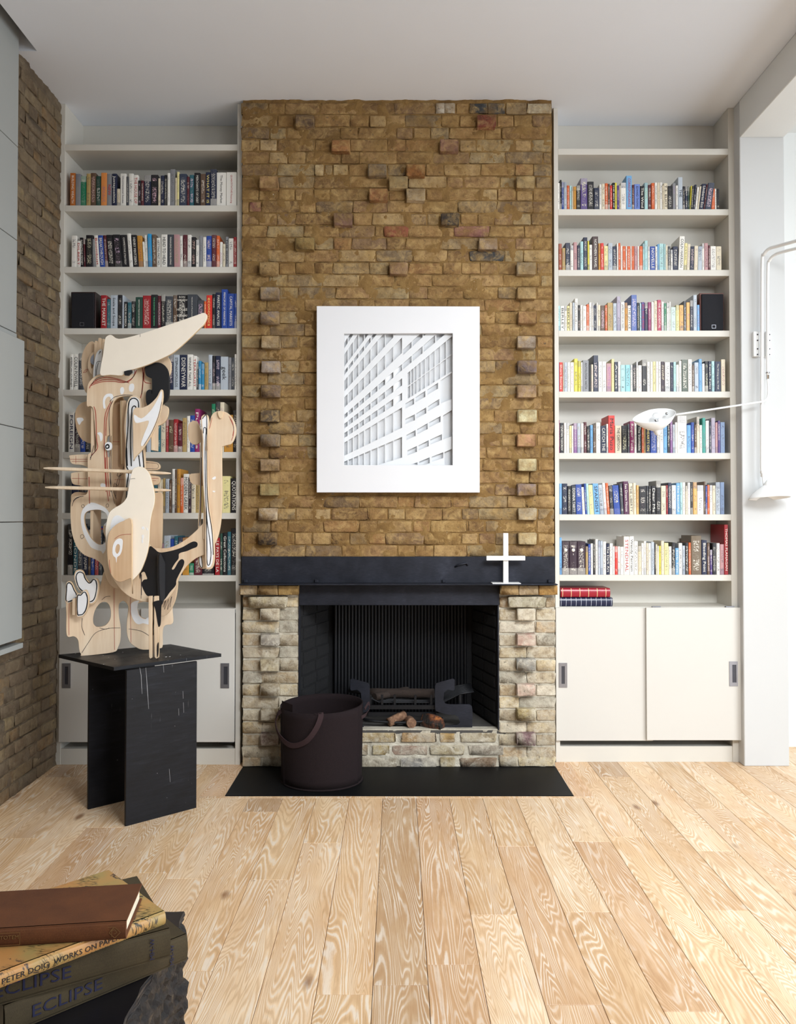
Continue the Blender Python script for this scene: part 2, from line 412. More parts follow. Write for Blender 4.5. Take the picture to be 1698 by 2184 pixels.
# planks left and right of the slab
for xa, xb in ((HX0-.14, HX0-.002), (HX1+.002, HX1+.11)):
    o = obj('plank', box(xa, xb, HY0-.029, YC+.1, -.0118, .0004, .001), M_OAK, fl); o.color = (.95, .82, .72, 1)
o = obj('plank', box(HX0-.14, HX1+.11, HY0-.031, HY0-.003, -.0118, .0005, .001), M_OAK, fl); o.color = (1, .93, .86, 1)
slab = struct('hearth_slab', box(HX0, HX1, HY0, YC+.02, -.012, .003, .001), M_SLAB, 'flat black hearth slab set into the floor before the fireplace')

# ---- bricks
def brick_meshes(n, seed, jit=.035, bev=.05):
    out = []; r = random.Random(seed)
    for i in range(n):
        bm = bmesh.new(); add_box(bm, -.5, .5, -.5, .5, -.5, .5, bev, 2)
        for v in bm.verts:
            v.co += Vector((r.uniform(-1, 1)*jit, r.uniform(-1, 1)*jit*.6, r.uniform(-1, 1)*jit*1.3))
        for f in bm.faces: f.smooth = True
        out.append(mesh_from(bm))
    return out
BM_H = brick_meshes(7, 5); 
def tinted(ms, mat):
    res = []
    for m in ms:
        c = m.copy(); c.materials.append(mat); res.append(c)
    return res
BR = {'b': tinted(BM_H, M_BRICK), 'l': tinted(BM_H, M_BRICKL), 'w': tinted(BM_H, M_BRICKW)}
rk = random.Random(11)
def brick(parent, x0, x1, z0, z1, yf, dep, col, kind='b', name='brick', side=False):
    me = rk.choice(BR[kind]); o = bpy.data.objects.new(name, me); COL.objects.link(o)
    if side: o.location = (yf-dep/2, (x0+x1)/2, (z0+z1)/2); o.scale = (dep, x1-x0, z1-z0)
    else: o.location = ((x0+x1)/2, yf+dep/2, (z0+z1)/2); o.scale = (x1-x0, dep, z1-z0)
    o.color = srgb(col); o.parent = parent; o.matrix_parent_inverse = Matrix.Translation(-WL(parent)); return o
TANS = ['8f6a3a', '9a7442', '7f5c31', 'a17a48', '8a6538', 'a98656', '76552f', '957046', 'b08f5e', '866244', '8f7a5c', '7c6a52', '9c8a68', 'b59a6e', '7d6148', '94683a', '8d6a3c', '99753f', '6f5a44']
def gridsheet(x0, x1, z0, z1, y, st, amp, seed, side=False):
    nx = max(2, int((x1-x0)/st)); nz = max(2, int((z1-z0)/st)); vs = []; fs = []
    for j in range(nz+1):
        for i in range(nx+1):
            a = x0+(x1-x0)*i/nx; b = z0+(z1-z0)*j/nz
            d = amp*mnoise.fractal(Vector((a*9+seed, b*9, seed)), .7, 2.1, 4)
            vs.append((y+d, a, b) if side else (a, y-d, b))
    for j in range(nz):
        for i in range(nx):
            q = (j*(nx+1)+i, j*(nx+1)+i+1, (j+1)*(nx+1)+i+1, (j+1)*(nx+1)+i); fs.append(q)
    me = bpy.data.meshes.new('m'); me.from_pydata(vs, [], fs)
    for p in me.polygons: p.use_smooth = True
    return me
CHX0, CHX1 = X(515.5, YC, 700), X(1179.5, YC, 700)
zsh = Z(1187, YC)
wc = struct('wall_chimney', box(CHX0+.004, CHX1-.004, YC+.012, YB+.02, zsh-.0, ZC), M_MORT, 'brown stock-brick chimney breast with single headers left sticking out')
o = obj('mortar', gridsheet(CHX0+.003, CHX1-.003, zsh-.0, ZC, YC+.0015, .012, .012, 3), M_MORT, wc); o['label'] = 'smeared brown mortar between the bricks'
# projecting headers: px, py, colour
PR = [(650, 258, '6f5a48'), (1038, 257, '7a3226'), (727, 308, '94643a'), (958, 308, '866050'), (805, 362, '80705c'), (887, 362, '8c5a2a'), (573, 388, 'a07c54'),
      (850, 388, '9a8660'), (1121, 386, 'a08a62'), (807, 413, '8a5a34'), (887, 413, 'ab987a'), (732, 466, '7a5a48'), (960, 466, '35302f'), (650, 518, '94804f'), (1041, 519, '8f7c6a'),
      (573, 571, 'a0855a'), (850, 572, '94745a'), (1123, 572, 'a59478'), (575, 624, '93867a'), (1123, 626, '9c8258'), (575, 676, '85756a'), (1125, 670, '96714a'), (577, 727, 'ae9a7a'), (1123, 727, 'a39688'),
      (577, 780, '9c928c'), (1125, 779, '77696a'), (577, 831, '7c6858'), (1124, 833, 'ab8f78'), (575, 886, '4a423c'), (1125, 888, 'd2c8a0'), (576, 937, '84786a'), (1123, 943, 'b98a68'),
      (575, 992, '9c8468'), (1125, 995, 'c4b890'), (574, 1046, '8e8258'), (1124, 1045, '8c7a78'), (571, 1098, 'b9a890'), (1125, 1098, 'b0a48c'), (570, 1149, '4c4038'), (1125, 1149, 'bba982')]
SPC = [(1002, 1039, 232, '3c3d3e'), (1041, 1077, 232, '46484a'), (930, 948, 235, 'c9c2b4'), (949, 970, 234, 'c4bcab'), (1002, 1075, 546, '3e4246'), (820, 870, 494, '8a4636'), (533, 556, 442, '7d4c44'),
       (970, 1042, 490, '90605a'), (1125, 1175, 235, 'b3a68c'), (672, 690, 361, 'c4ae84'), (712, 742, 361, 'b8a074'), (556, 590, 310, 'bda37a')]
PP = 26.2
rows = []
for k in range(-1, 37):
    yc = 1149-PP*k
    if yc-11 < 213: break
    rows.append((k, yc))
flush = []; special = []
for k, yc in rows:
    fixed = [(px-19.5, px+19.5, c, 'p') for px, py, c in PR if abs(py-yc) < 9] + [(a, b, c, 's') for a, b, py, c in SPC if abs(py-yc) < 13]
    fixed.sort(); L = X(517, YC, yc)*0+514+3*(yc-213)/970; R = 1175+9*(yc-213)/970
    cur = L; gaps = []
    for a, b, c, kd in fixed: gaps.append((cur, a-1.5)); cur = b+1.5
    gaps.append((cur, R))
    for a, b in gaps:
        x = a
        while b-x > 9:
            wd = 38.5 if (k % 2 == 0 and rk.random() < .7) or (k % 2 and rk.random() < .25) else 77
            if k % 2 and x == L: wd = 57
            wd = min(wd*rk.uniform(.94, 1.06), b-x)
            if b-x-wd < 18: wd = b-x
            flush.append([x+1.3, x+wd-1.3, yc]); x += wd
    special += [(a, b, yc, c, kd) for a, b, c, kd in fixed]
for a, b, yc, c, kd in special:
    if kd == 'p': brick(wc, X(a, YC-.045, yc), X(b, YC-.045, yc), Z(yc+12.5, YC-.045), Z(yc-12.5, YC-.045), YC-.052, .12, c)
    else: brick(wc, X(a, YC, yc), X(b, YC, yc), Z(yc+10.5, YC), Z(yc-10.5, YC), YC-.007, .05, c)
def hid(a, b, yc): return a > 678 and b < 1020 and 656 < yc < 1046
vis = [f for f in flush if not hid(*f)]
vis.sort(key=lambda f: -(f[1]-f[0])); nind = 300-len(special)
def mixh(a, b, f): return ''.join('%02x' % int(int(a[i:i+2], 16)*(1-f)+int(b[i:i+2], 16)*f) for i in (0, 2, 4))
def crange(): return mixh(rk.choice(TANS), '8b744f', .3)
big, rest = vis[:nind], vis[nind:]
for a, b, yc in big:
    brick(wc, X(a, YC, yc), X(b, YC, yc), Z(yc+11.6, YC), Z(yc-11.6, YC), YC-.001-rk.random()*.005, .05, crange())
def joined_bricks(name, specs, parent, mats, yfun=None):
    bm = bmesh.new(); cl = bm.loops.layers.float_color.new('col')
    for (x0, x1, y0, y1, z0, z1, c) in specs:
        n0 = len(bm.faces); add_box(bm, x0, x1, y0, y1, z0, z1, .006, 1)
        bm.faces.ensure_lookup_table(); cc = srgb(c)
        for f in bm.faces[n0:]:
            for l in f.loops: l[cl] = cc
    o = obj(name, mesh_from(bm), mats, parent); o['kind'] = 'stuff'; return o
joined_bricks('brick_rest', [(X(a, YC, yc), X(b, YC, yc), YC-.001-rk.random()*.005, YC+.04, Z(yc+11.6, YC), Z(yc-11.6, YC), crange()) for a, b, yc in rest], wc, M_BRICKA)

# ---- left wall: brick, seen edge on
wl = struct('wall_left', box(XL-.2, XL-.012, -3.6, YB+.02, 0, ZC+.29), M_MORTW, 'aged brown brick side wall running behind the white shutters')
o = obj('mortar', gridsheet(3.3, YL-.0, 0, ZC, XL-.003, .014, .014, 8, side=True), M_MORTW, wl)
WT0 = ['75624a', '7f6a50', '6b573f', '94805c', '7a6a55', '665a4c', '8c7a5e', '9c8a64', '5f5040', '84704f', '8d6f48', '746353']
WT = [mixh(c, '3a2c1c', .05) for c in WT0]
ych = .0772; n = int(ZC/ych); cnt = 0
for j in range(n):
    z0 = j*ych+.006; z1 = z0+ych-.012
    y = YL-.005; ymin = 4.38 if z0 > .83 else 3.95
    y -= 0 if j % 2 else .055
    while y > ymin:
        wd = .215 if rk.random() < (.25 if j % 2 else .75) else .104
        if cnt < 298:
            brick(wl, y-wd, y, z0, z1, XL+.0015+rk.random()*.006, .06, rk.choice(WT), 'w', side=True); cnt += 1
        y -= wd+.01
wb = []
for j in range(int(.86/ych)):
    y = 3.95-(.0 if j % 2 else .06)
    while y > 2.9:
        wd = .215 if j % 2 else .104
        wb.append((XL-.05, XL+.004, y-wd, y, j*ych+.006, (j+1)*ych-.006, rk.choice(WT))); y -= wd+.01
joined_bricks('brick_rest', wb, wl, M_BRICKA)
print('left bricks', cnt, 'chimney indiv', len(big)+len(special), 'rest', len(rest))

# ---- window shutters on the left wall
YW = 4.45
def yzb(py, Y=YW): return Z(py, Y)
sh = thing('window_1', (XL+.04, 3.4, .9), 'tall white sliding shutter panels over the window at left', None, None, 'structure')
xs1, xs2 = atx(37, 500, -2.125), None
XU = X(37, YW, 500); XLO = X(50, YW, 1000)
zs = [ZC+.26, yzb(314), yzb(513), yzb(711)]
for a, b in zip(zs, zs[1:]): obj('shutter_panel', box(XU-.03, XU, 1.6, YW, b+.002, a-.002, .002), M_SHUT, sh)
zs = [yzb(727), yzb(916), yzb(1113), yzb(1362)]
obj('shutter_rail', box(XU-.03, XU+.004, 1.6, YW-.004, yzb(727)+.001, yzb(711)-.004, .002), M_SHUT, sh)
for a, b in zip(zs, zs[1:]): obj('shutter_panel', box(XLO-.028, XLO, 1.6, YW, b+.002, a-.002, .002), M_SHUT, sh)
obj('window_sill', box(XL-.01, XLO+.004, 1.6, YW+.006, yzb(1382), yzb(1371), .002), M_SHUT, sh)
for py in (513, 320): obj('pull_tab', box(XU-.024, XU-.002, YW+.0005, YW+.006, yzb(py)-.05, yzb(py)-.005), M_ALUD, sh)
for py in (918, 1118): obj('pull_tab', box(XLO-.024, XLO-.006, YW+.0005, YW+.006, yzb(py)-.05, yzb(py)-.005), M_ALUD, sh)

# ================================================================== FIREPLACE
xo0, xo1 = X(638, YC, 1400), X(1063, YC, 1400)
zo1 = Z(1291, YC); zo0 = Z(1556, YC)
fp = thing('fireplace', ((xo0+xo1)/2, YC, 0), 'open fireplace of pale limewashed bricks with black steel lintel', 'fireplace')
ybk = YC+.46
CX0, CX1 = X(517, YC, 1400), X(1185, YC, 1400)
bm = bmesh.new()
add_box(bm, CX0+.006, xo0-.004, YC+.012, YB+.3, 0, zsh); add_box(bm, xo1+.004, CX1-.006, YC+.012, YB+.3, 0, zsh)
add_box(bm, xo0-.004, xo1+.004, YC+.012, YB+.3, 0, zo0-.012)
obj('masonry_core', bm, M_MORTL, fp)
def piersheet(x0, x1, z0, z1, seed): return gridsheet(x0, x1, z0, z1, YC+.006, .011, .012, seed)
for (x0, x1, z0, z1, sd) in ((CX0+.004, xo0-.003, 0, Z(1250, YC), 21), (xo1+.003, CX1-.004, 0, Z(1250, YC), 22), (xo0-.002, xo1+.002, 0, zo0-.006, 23)):
    obj('mortar', piersheet(x0, x1, z0, z1, sd), M_MORTL, fp)
LT = ['c2b294', 'b5a484', 'cdc1a8', 'a99a80', 'b8a98e', 'c9b690', 'a6a090', 'bba27e', 'd2c8b4', 'b09c7c']
# courses of the piers: rows at 1311+27n are header rows with a projecting header
hdr_l = [1311, 1365, 1419, 1472, 1525, 1578]; cl_l = ['c8bca4', '8e8880', 'aa9c7e', '98886a', '857658', '7d6860']
cl_r = ['cbbfa8', 'b9988a', '8b8a86', 'c9a898', 'b3a274', '8a6e70']
for (xa, xb, pcx, cols) in ((517, 637, 575, cl_l), (1065, 1185, 1123, cl_r)):
    for hp, c in zip(hdr_l, cols):
        yF = YC-.055
        brick(fp, X(pcx-19.5, yF, hp), X(pcx+19.5, yF, hp), Z(hp+12.5, yF), Z(hp-12.5, yF), yF, .12, c, 'l')
        for a, b in ((xa, pcx-21), (pcx+21, xb)):
            brick(fp, X(a+1, YC, hp), X(b-1, YC, hp), Z(hp+11, YC), Z(hp-11, YC), YC-.003, .05, rk.choice(LT), 'l')
        a = xa
        hh = hp+26.5; sp_ = rk.choice([58, 78, 42])
        for a, b in ((xa, xa+sp_), (xa+sp_, xb)):
            if hh < 1632: brick(fp, X(a+1, YC, hh), X(b-1, YC, hh), Z(hh+11, YC), Z(hh-11, YC), YC-.003, .05, rk.choice(LT), 'l')
    hh = 1625
    for a, b in ((xa, xa+40), (xa+40, xb)): brick(fp, X(a+1, YC, hh), X(b-1, YC, hh), Z(hh+9, YC), Z(hh-12, YC), YC-.003, .05, rk.choice(LT), 'l')
yF = YC-.075
for a, b, c in ((511, 549, 'b9a688'), (550, 592, 'a9926c'), (593, 636, 'ae8e56')): brick(fp, X(a, yF, 1258), X(b, yF, 1258), Z(1269, yF), Z(1249, yF), yF, .14, c, 'b')
for a, b, c in ((1068, 1106, 'b09468'), (1107, 1149, 'b7a283'), (1150, 1190, 'b58a4a')): brick(fp, X(a, yF, 1258), X(b, yF, 1258), Z(1269, yF), Z(1249, yF), yF, .14, c, 'b')
yF = YC-.055
brick(fp, X(531, yF, 1284), X(611, yF, 1284), Z(1296, yF), Z(1273, yF), yF, .12, 'b3a684', 'l'); brick(fp, X(1085, yF, 1284), X(1164, yF, 1284), Z(1296, yF), Z(1273, yF), yF, .12, 'a39a80', 'l')
for a, b in ((518, 530), (612, 636), (1066, 1084), (1165, 1184)): brick(fp, X(a, YC, 1284), X(b, YC, 1284), Z(1294, YC), Z(1274, YC), YC-.003, .05, rk.choice(LT), 'l')
# base wall under the fire
base = [(1573, [(768, 843, 'b09b72'), (857, 930, 'a98b62'), (939, 970, 'a88a58'), (983, 1058, 'a39578'), (700, 758, 'b09b72'), (645, 690, 'a39578')]),
        (1600, [(768, 784, '98805c'), (795, 830, 'a08a54'), (838, 912, '8a6a58'), (918, 990, 'a09272'), (1002, 1074, 'a09686'), (700, 758, 'a09272'), (645, 690, '98805c')]),
        (1626, [(772, 845, '8b8270'), (856, 930, '7d7a76'), (939, 970, '94804e'), (983, 1058, '86705a'), (700, 762, '8b8270'), (645, 690, '94804e')])]
for py, L in base:
    for a, b, c in L: brick(fp, X(a, YC, py), X(b, YC, py), Z(py+9.5, YC), Z(py-9.5, YC), YC-.004, .05, c, 'l')
# firebox
bm = bmesh.new(); xb0, xb1 = X(700, ybk, 1400), X(1008, ybk, 1400)
def quadbox(bm, pts, z0, z1):
    a = [bm.verts.new((x, y, z0)) for x, y in pts]; b = [bm.verts.new((x, y, z1)) for x, y in pts]; n = len(pts)
    bm.faces.new(a[::-1]); bm.faces.new(b)
    for i in range(n): bm.faces.new((a[i], a[(i+1) % n], b[(i+1) % n], b[i]))
quadbox(bm, [(xo0-.02, YC+.02), (xo0, YC+.02), (xb0, ybk), (xb0-.2, ybk)], zo0-.01, zsh-.02)
quadbox(bm, [(xo1, YC+.02), (xo1+.02, YC+.02), (xb1+.2, ybk), (xb1, ybk)], zo0-.01, zsh-.02)
add_box(bm, xb0-.2, xb1+.2, ybk, ybk+.1, zo0-.01, zsh-.02)
bmesh.ops.recalc_face_normals(bm, faces=bm.faces)
obj('firebox_lining', bm, M_SOOT, fp)
# sooty bricks lining the two cheeks
for sgn, xa, xb in ((1, xo0, xb0), (-1, xo1, xb1)):
    bm = bmesh.new(); dy = (ybk-YC-.02)
    for j in range(14):
        for i in range(2):
            s0 = .06+i*.46+(.05 if j % 2 else 0); s1 = s0+.42; z0 = zo0+.02+j*.0772
            if z0+.065 > zo1+.08: continue
            p = [(xa+(xb-xa)*s, YC+.02+dy*s) for s in (s0, min(s1, .98))]; nx = sgn*.008
            quadbox(bm, [(p[0][0]-sgn*.02, p[0][1]), (p[0][0]+nx, p[0][1]-.003), (p[1][0]+nx, p[1][1]-.003), (p[1][0]-sgn*.02, p[1][1])], z0, z0+.064)
    bmesh.ops.recalc_face_normals(bm, faces=bm.faces)
    o = obj('cheek_brick', bm, M_SOOT, fp)
obj('firebox_floor', box(xo0-.05, xo1+.05, YC+.002, ybk+.05, zo0-.03, zo0, .006), simple('ashy_floor', '4a4744', .95, .4, 9, .7, 40), fp)
obj('hearth_ledge', box(xo0+.003, xo1-.003, YC+.001, YC+.07, zo0-.006, zo0+.0015, .002), M_MORTL, fp)
# fluted cast-iron fireback
fx0, fx1 = X(712, ybk-.03, 1400), X(996, ybk-.03, 1400); nr = 40; bm = bmesh.new(); prof = []
for i in range(nr*6+1):
    ph_ = i/6; a = (ph_ % 1.0)
    prof.append((fx0+(fx1-fx0)*i/(nr*6), ybk-.028-.009*max(0, math.sin(a*PI))**.6))
lo_ = [bm.verts.new((x, y, zo0)) for x, y in prof]; hi_ = [bm.verts.new((x, y, zo1+.25)) for x, y in prof]
for i in range(len(prof)-1): bm.faces.new((lo_[i], lo_[i+1], hi_[i+1], hi_[i]))
add_box(bm, fx0, fx1, ybk-.026, ybk-.001, zo0, zo1+.25)
obj('fluted_fireback', bm, M_IRON, fp)
# steel lintel plate
yl = YC-.012
obj('lintel_plate', box(X(637.5, yl, 1270), X(1065, yl, 1270), yl, YC+.02, Z(1291, yl), Z(1247, yl), .002), M_STEEL, fp)
obj('opening_trim', box(xo0-.004, xo0+.004, YC-.004, YC+.09, zo0, zo1, .001), M_STEEL, fp)
obj('opening_trim', box(xo1-.004, xo1+.004, YC-.004, YC+.09, zo0, zo1, .001), M_STEEL, fp)
# mantel: folded steel angle
ym = YC-.125
mt = thing('mantel_shelf', (0, YC, Z(1247, ym)), 'blackened steel mantel shelf with tall upstand across the chimney breast', 'shelf')
zt = Z(1246, ym)
obj('upstand', box(X(516.5, YC, 1215), X(1183, YC, 1215), YC-.016, YC-.008, zt, Z(1187, YC-.016), .001), M_STEEL, mt)
obj('shelf_plate', box(X(509, ym, 1247), X(1190, ym, 1247), ym, YC-.008, zt-.007, zt, .0015), M_STEEL, mt)
for px in (524, 675, 947, 1172):
    bm = bmesh.new(); c = at(px, 1238, YC-.02); add_box(bm, c.x-.012, c.x+.012, c.y-.012, c.y+.004, zt, zt+.022, .004)
    obj('weld_lug', bm, M_STEEL, mt)
pts = [at(971, 1209, YC-.018), at(978, 1205, YC-.03), at(996, 1201, YC-.03), at(997, 1206, YC-.018)]
bm = bmesh.new(); add_tube(bm, pts, .0055, 8); obj('cleat', bm, M_STEEL, mt)

# grate
gz = zo0+.0; gr = thing('fire_grate', (X(855, YC+.12, 1500), YC+.12, zo0), 'black steel fire grate with notched end plates in the hearth', 'grate')
def frontplate(name, pts, Y, th, mat, parent, holes=()):
    M = basis(Vector((0, Y, 0)), (1, 0, 0), (0, 0, 1), (0, -1, 0))
    loops = [[(at(a, b, Y).x, at(a, b, Y).z) for a, b in L] for L in [pts, *holes]]
    me = sheet(loops, th); me.transform(M); return obj(name, me, mat, parent)
def z2(L): return [(840+u/3.97, 1170+v/3.97) for u, v in L]
rp = z2([(350, 1160), (362, 1138), (500, 1100), (515, 1110), (515, 1190), (505, 1202), (455, 1193), (425, 1220), (420, 1285), (437, 1312), (470, 1318), (640, 1318), (660, 1332), (667, 1370), (664, 1512), (400, 1512), (402, 1497), (540, 1490), (560, 1470), (545, 1425), (520, 1407), (440, 1402), (358, 1375), (350, 1355)])
YG = YC+.045
frontplate('end_plate', rp, YG, .008, M_STEEL, gr)
lp = [(2*855-x+7, y) for x, y in rp]
frontplate('end_plate', lp, YG+.012, .008, M_STEEL, gr)
for py, Y in ((1508, YG+.02), (1523, YG+.05)):
    obj('front_rail', box(X(785, Y, py), X(930, Y, py), Y, Y+.008, Z(py+5, Y), Z(py-4, Y), .001), M_IRON, gr)
for px in (790, 815, 842, 886, 920, 982):
    obj('upright', box(X(px-2.5, YG+.03, 1500), X(px+2.5, YG+.03, 1500), YG+.03, YG+.038, Z(1510, YG+.03), Z(1482, YG+.03), .001), M_IRON, gr)
for i in range(9):
    yy = YG+.06+i*.03; bm = bmesh.new(); za = Z(1503, YG)-.0; 
    x0, x1 = X(742, YG), X(1012, YG)
    add_tube(bm, [(x0, yy, za+.07), (x0+.09, yy, za+.055), (x0+.2, yy, za), (x1-.2, yy, za), (x1-.09, yy, za+.055), (x1, yy, za+.07)], .0055, 8)
    obj('grate_bar', bm, M_IRON, gr)
bm = bmesh.new(); add_tube(bm, [(X(770, YG), YG+.03, zo0+.05), (X(800, YG), YG+.02, zo0+.035), (X(855, YG), YG+.01, zo0+.028), (X(910, YG), YG+.02, zo0+.035), (X(945, YG), YG+.03, zo0+.05)], .009, 8); obj('curved_bar', bm, M_IRON, gr)

# logs
def log(name, a, b, r, mats, label, seed, ends=True, n=16):
    a = Vector(a); b = Vector(b); bm = bmesh.new(); K = 8; rr = random.Random(seed)
    d = (b-a).normalized(); s = d.cross(Vector((0, 0, 1))).normalized(); t2 = d.cross(s); R = []
    for i in range(K+1):
        c = a.lerp(b, i/K)
        R.append([bm.verts.new(c+(s*math.cos(2*PI*k/n)+t2*math.sin(2*PI*k/n))*r*(1+.16*mnoise.noise(Vector((k*.9+seed, i*.5, seed))))) for k in range(n)])
    for i in range(K):
        for k in range(n):
            f = bm.faces.new((R[i][k], R[i][(k+1) % n], R[i+1][(k+1) % n], R[i+1][k])); f.smooth = True
    for ring, c0, fl_ in ((R[0], a, True), (R[-1], b, False)):
        c = bm.verts.new(c0)
        for k in range(n):
            f = bm.faces.new((ring[k], ring[(k+1) % n], c) if not fl_ else (ring[(k+1) % n], ring[k], c)); f.material_index = 1
    return tag(obj(name, bm, mats, smooth=False), label, 'log', 'firewood in the hearth')
t = NT('log_bark'); p = t.pos(); t.set(Base_Color=t.ramp(t.noise(p, 40, 6, .7), [(.3, srgb('3e2a20')), (.55, srgb('7a5a44')), (.75, srgb('a8886c'))]), Roughness=.9); t.bump(t.noise(p, 60, 5, .7), .8, .006); M_BARK = t.m
M_LEND = simple('log_end', 'b08e70', .8, .25, 60, .3, 90)
t = NT('charred_wood'); p = t.pos((30, 8, 30)); t.set(Base_Color=t.ramp(t.noise(t.pos(), 14, 5, .6), [(.42, srgb('15120f')), (.52, srgb('5a3018')), (.62, srgb('b06a30'))]), Roughness=.7); t.bump(t.noise(p, 2, 5, .7), .8, .01); M_CHAR = t.m
zf = zo0
M_DLOG = simple('scorched_bark', '2c211b', .9, .4, 30, .7, 60)
log('log', at(828, 1552, YC+.06)*1, Vector((X(864, YC+.10), YC+.115, zf+.034)), .028, (M_BARK, M_LEND), 'short round log lying left at the hearth edge', 2).location.z = zf
log('log', Vector((X(878, YC+.035), YC+.03, zf+.032)), Vector((X(868, YC+.16), YC+.16, zf+.034)), .031, (M_BARK, M_LEND), 'round log with its sawn end facing the room', 5).location.z = zf
# burnt split log: wedge
bm = bmesh.new(); A = Vector((X(903, YC+.08), YC+.10, zf)); B = Vector((X(944, YC+.02), YC+.02, zf)); d = (B-A)
prof = [(0, -.035), (.012, -.04), (.07, -.012), (.078, .01), (.03, .045), (0, .04)]
ru = d.normalized(); sd_ = ru.cross(Vector((0, 0, 1)))
R = []
for i in range(7):
    f_ = i/6; sc = .55+.5*math.sin(PI*(.25+.6*f_)); c = A.lerp(B, f_)
    R.append([bm.verts.new(c+sd_*(q*sc+.006*mnoise.noise(Vector((i, q*40, h*50))))+Vector((0, 0, max(0, h*sc*1.05)))) for h, q in prof])
for i in range(6):
    for k in range(6): bm.faces.new((R[i][k], R[i][(k+1) % 6], R[i+1][(k+1) % 6], R[i+1][k]))
bm.faces.new(R[0][::-1]); bm.faces.new(R[-1]); bmesh.ops.recalc_face_normals(bm, faces=bm.faces)
tag(obj('log', bm, M_CHAR), 'charred split log with orange-brown patches lying right at the hearth edge', 'log', 'firewood in the hearth')
zb = Z(1503, YG)+.006
log('log', Vector((X(790, YC+.2), YC+.22, zb+.03)), Vector((X(925, YC+.2), YC+.16, zb+.04)), .03, (M_DLOG, M_DLOG), 'dark split log resting on the grate bars', 9)
log('log', Vector((X(800, YC+.2), YC+.12, zb+.026)), Vector((X(870, YC+.2), YC+.3, zb+.03)), .024, (M_DLOG, M_DLOG), 'blackened log lying crosswise at the left on the grate', 12)

# ================================================================== BOOKCASES
def bookcase(name, YF, xs, shelves, ctr, label, th=13):
    # xs: px of outer-left, inner-left, inner-right, outer-right at top (y 320) and bottom (y 1240)
    o = thing(name, (X((xs[0]+xs[3])/2, YF), YF, 0), label, 'bookcase')
    x = [X(v, YF, 800) for v in xs]
    obj('stile', box(x[0], x[1], YF, YB, 0, ZC-.001, .001), M_CASE, o); obj('stile', box(x[2], x[3], YF, YB, 0, ZC-.001, .001), M_CASE, o)
    obj('back_panel', box(x[1], x[2], YB-.012, YB, 0, ZC-.001), M_CASE, o)
    zz = []
    for a in shelves:
        z1 = Z(a, YF); z0 = Z(a+th, YF); obj('shelf_board', box(x[1], x[2], YF, YB-.012, z0, z1, .0015), M_CASE, o); zz.append(z1)
    z1 = Z(ctr, YF); obj('counter_board', box(x[1], x[2], YF-.0, YB-.012, z1-.03, z1, .001), M_CASE, o); zz.append(z1)
    return o, x, zz
LSH = [308, 438, 569, 700, 831, 964, 1094, 1227]; RSH = [317, 446, 575.5, 705, 835, 966, 1097, 1226]
bcl, xl_, zl_ = bookcase('bookcase', YL, (124, 135, 504.5, 515), LSH, 1297, 'built-in cream bookcase in the alcove left of the chimney, sliding cupboard doors below')
bcr, xr_, zr_ = bookcase('bookcase', YR, (1183, 1192, 1557, 1573), RSH, 1294, 'built-in cream bookcase in the alcove right of the chimney, sliding cupboard doors below')
def flush_handle(door, cx, cz, wd, ht, yf, slot):
    bm = bmesh.new()
    fw = wd*.24
    x0, x1, z0, z1 = cx-wd/2, cx+wd/2, cz-ht/2, cz+ht/2
    a0 = x0+wd*.34 if slot > 0 else x0+wd*.3; a1 = x1-wd*.18 if slot > 0 else x1-wd*.3
    b0, b1 = z0+ht*.15, z1-ht*.13
    for q in ((x0, a0, z0, z1), (a1, x1, z0, z1), (a0, a1, z0, b0), (a0, a1, b1, z1)): add_box(bm, q[0], q[1], yf-.004, yf-.0002, q[2], q[3])
    h = obj('handle', bm, M_ALU, door)
    obj('recess', box(a0, a1, yf-.0012, yf-.0003, b0, b1), M_ALUD, h)
def doorp(par, x0, x1, z0, z1, yf, name='door'):
    return obj(name, box(x0, x1, yf, yf+.018, z0, z1, .0015), M_DOOR, par)
# right cupboard
y1 = YR-.022; y2 = YR-.042
zd1, zd0 = Z(1296.5, y1), Z(1580, y1)
d1 = doorp(bcr, X(1186, y1, 1400), X(1392, y1, 1400), zd0, zd1, y1); flush_handle(d1, X(1201, y1, 1440), Z(1440, y1), .053, .157, y1, -1)
d2 = doorp(bcr, X(1379, y2, 1400), X(1581, y2, 1400), Z(1579, y2), Z(1296, y2), y2); flush_handle(d2, X(1564.5, y2, 1437), Z(1437, y2), .053, .157, y2, 1)
obj('plinth', box(xr_[1], xr_[2], YR+.004, YR+.02, 0, Z(1592, YR), .001), M_CASE, bcr)
obj('carcass_bottom', box(xr_[1], xr_[2], YR+.05, YB-.012, Z(1592, YR)-.02, Z(1592, YR)-.002), M_CASE, bcr)
for px in (1393, 1550): obj('runner_clip', box(X(px, y2), X(px+18, y2), y2+.019, YR-.001, Z(1296, y2)+.001, Z(1296, y2)+.006), M_ALU, bcr)
